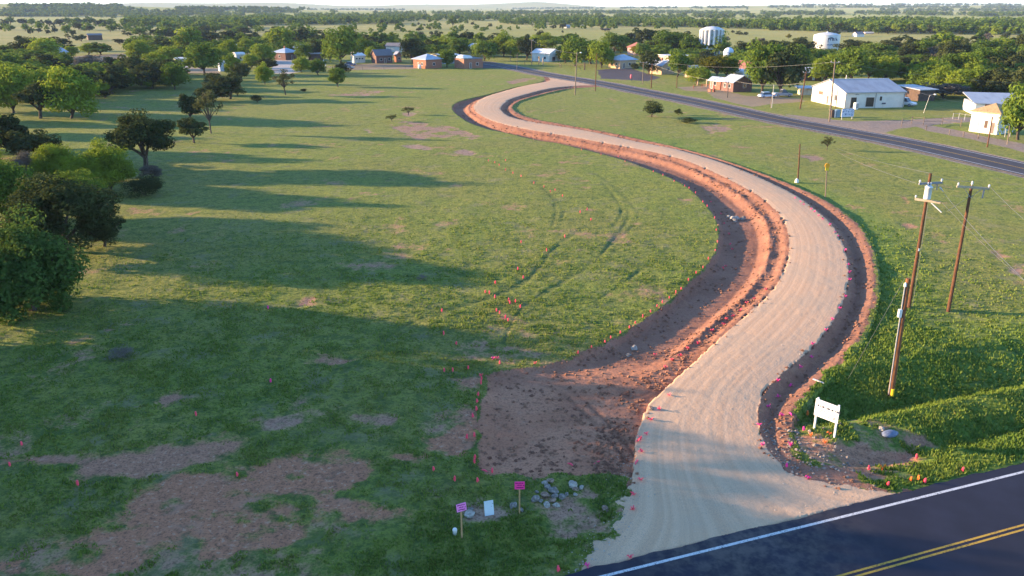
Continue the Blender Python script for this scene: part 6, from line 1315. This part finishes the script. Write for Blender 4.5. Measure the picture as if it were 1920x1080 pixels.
p = on(1668, 816); m = MB(); m.lathe([(.1, 0), (.42, .03), (.46, .14), (.3, .24), (.05, .27)], n=14); o = m.build('sack', paint('sack_blue', (.13, .16, .24), .2, 5, .6), None, True); o.location = p; o.scale = (1.15, .7, .9); o.rotation_euler = (0, 0, .4); tag(o, 'blue-grey sack dumped in the grass behind the notice board', 'sack')
p = on(1535, 716); m = MB(); m.box((0, 0, .05), (.75, .10, .05)); o = m.build('white_lath', BM['trim']); o.location = p; o.rotation_euler = (0, .08, -.75); tag(o, 'white wooden lath lying on the red ditch bank', 'lath')
for x, y, l, r_ in [(229,671,'dry grey brush heap alone in the shaded field',1.1),(792,523,'small reddish ant mound with dry weeds in the field',.55)]:
    p = on(x, y); tree(p, r_ * 2.0, r_ * .75, 'twig', l, 'brush heaps', 0)
# ------------------------------------------------------------------ light, sky, air, camera
SUN_EL = math.radians(9.8); SUNV = Vector((-1, .19, 0)).normalized() * math.cos(SUN_EL) + Vector((0, 0, math.sin(SUN_EL)))
sl = bpy.data.lights.new('sun', 'SUN'); sl.energy = SUN; sl.angle = math.radians(.53); sl.color = (1.0, .70, .40)
so = bpy.data.objects.new('sun', sl); COL.objects.link(so); so.rotation_euler = (-SUNV).to_track_quat('-Z', 'Y').to_euler(); so.location = (-60, 20, 60)
w = bpy.data.worlds.new('World'); scn.world = w; w.use_nodes = True; nt = w.node_tree; nt.nodes.clear()
sk = nt.nodes.new('ShaderNodeTexSky'); sk.sky_type = 'NISHITA'; sk.sun_disc = False; sk.sun_elevation = SUN_EL
sk.sun_rotation = math.atan2(SUNV.x, SUNV.y); sk.altitude = 2200; sk.air_density = 1.0; sk.dust_density = .1; sk.ozone_density = 3.0
bg = nt.nodes.new('ShaderNodeBackground'); bg.inputs[1].default_value = SKY; wo = nt.nodes.new('ShaderNodeOutputWorld')
nt.links.new(sk.outputs[0], bg.inputs[0]); nt.links.new(bg.outputs[0], wo.inputs[0])
if HAZE > 0:
    m = MB(); m.box((0, 0, 40), (25400, 25400, 85)); t = NT('haze_air'); pv = t.n('ShaderNodeVolumePrincipled')
    pv.inputs['Color'].default_value = (.50, .64, .94, 1); pv.inputs['Density'].default_value = HAZE; pv.inputs['Anisotropy'].default_value = 0.0
    t.L(pv.outputs[0], t.out.inputs[1]); tag(m.build('haze', t.m), kind='stuff')
cam = bpy.data.cameras.new('camera'); co = bpy.data.objects.new('camera', cam); COL.objects.link(co); scn.camera = co
cam.sensor_width = 36; cam.lens = 36 * F / 1920; cam.clip_start = .5; cam.clip_end = 40000
co.location = (0, 0, H); co.rotation_euler = (math.pi / 2 - TH, 0, 0)
vs = scn.view_settings; vs.view_transform = 'Standard'; vs.look = 'None'; vs.exposure = EXPO; vs.gamma = 1.0
scn.cycles.max_bounces = 6; scn.cycles.diffuse_bounces = 3; scn.cycles.transmission_bounces = 3; scn.cycles.volume_bounces = 0
scn.cycles.sample_clamp_indirect = 3.0
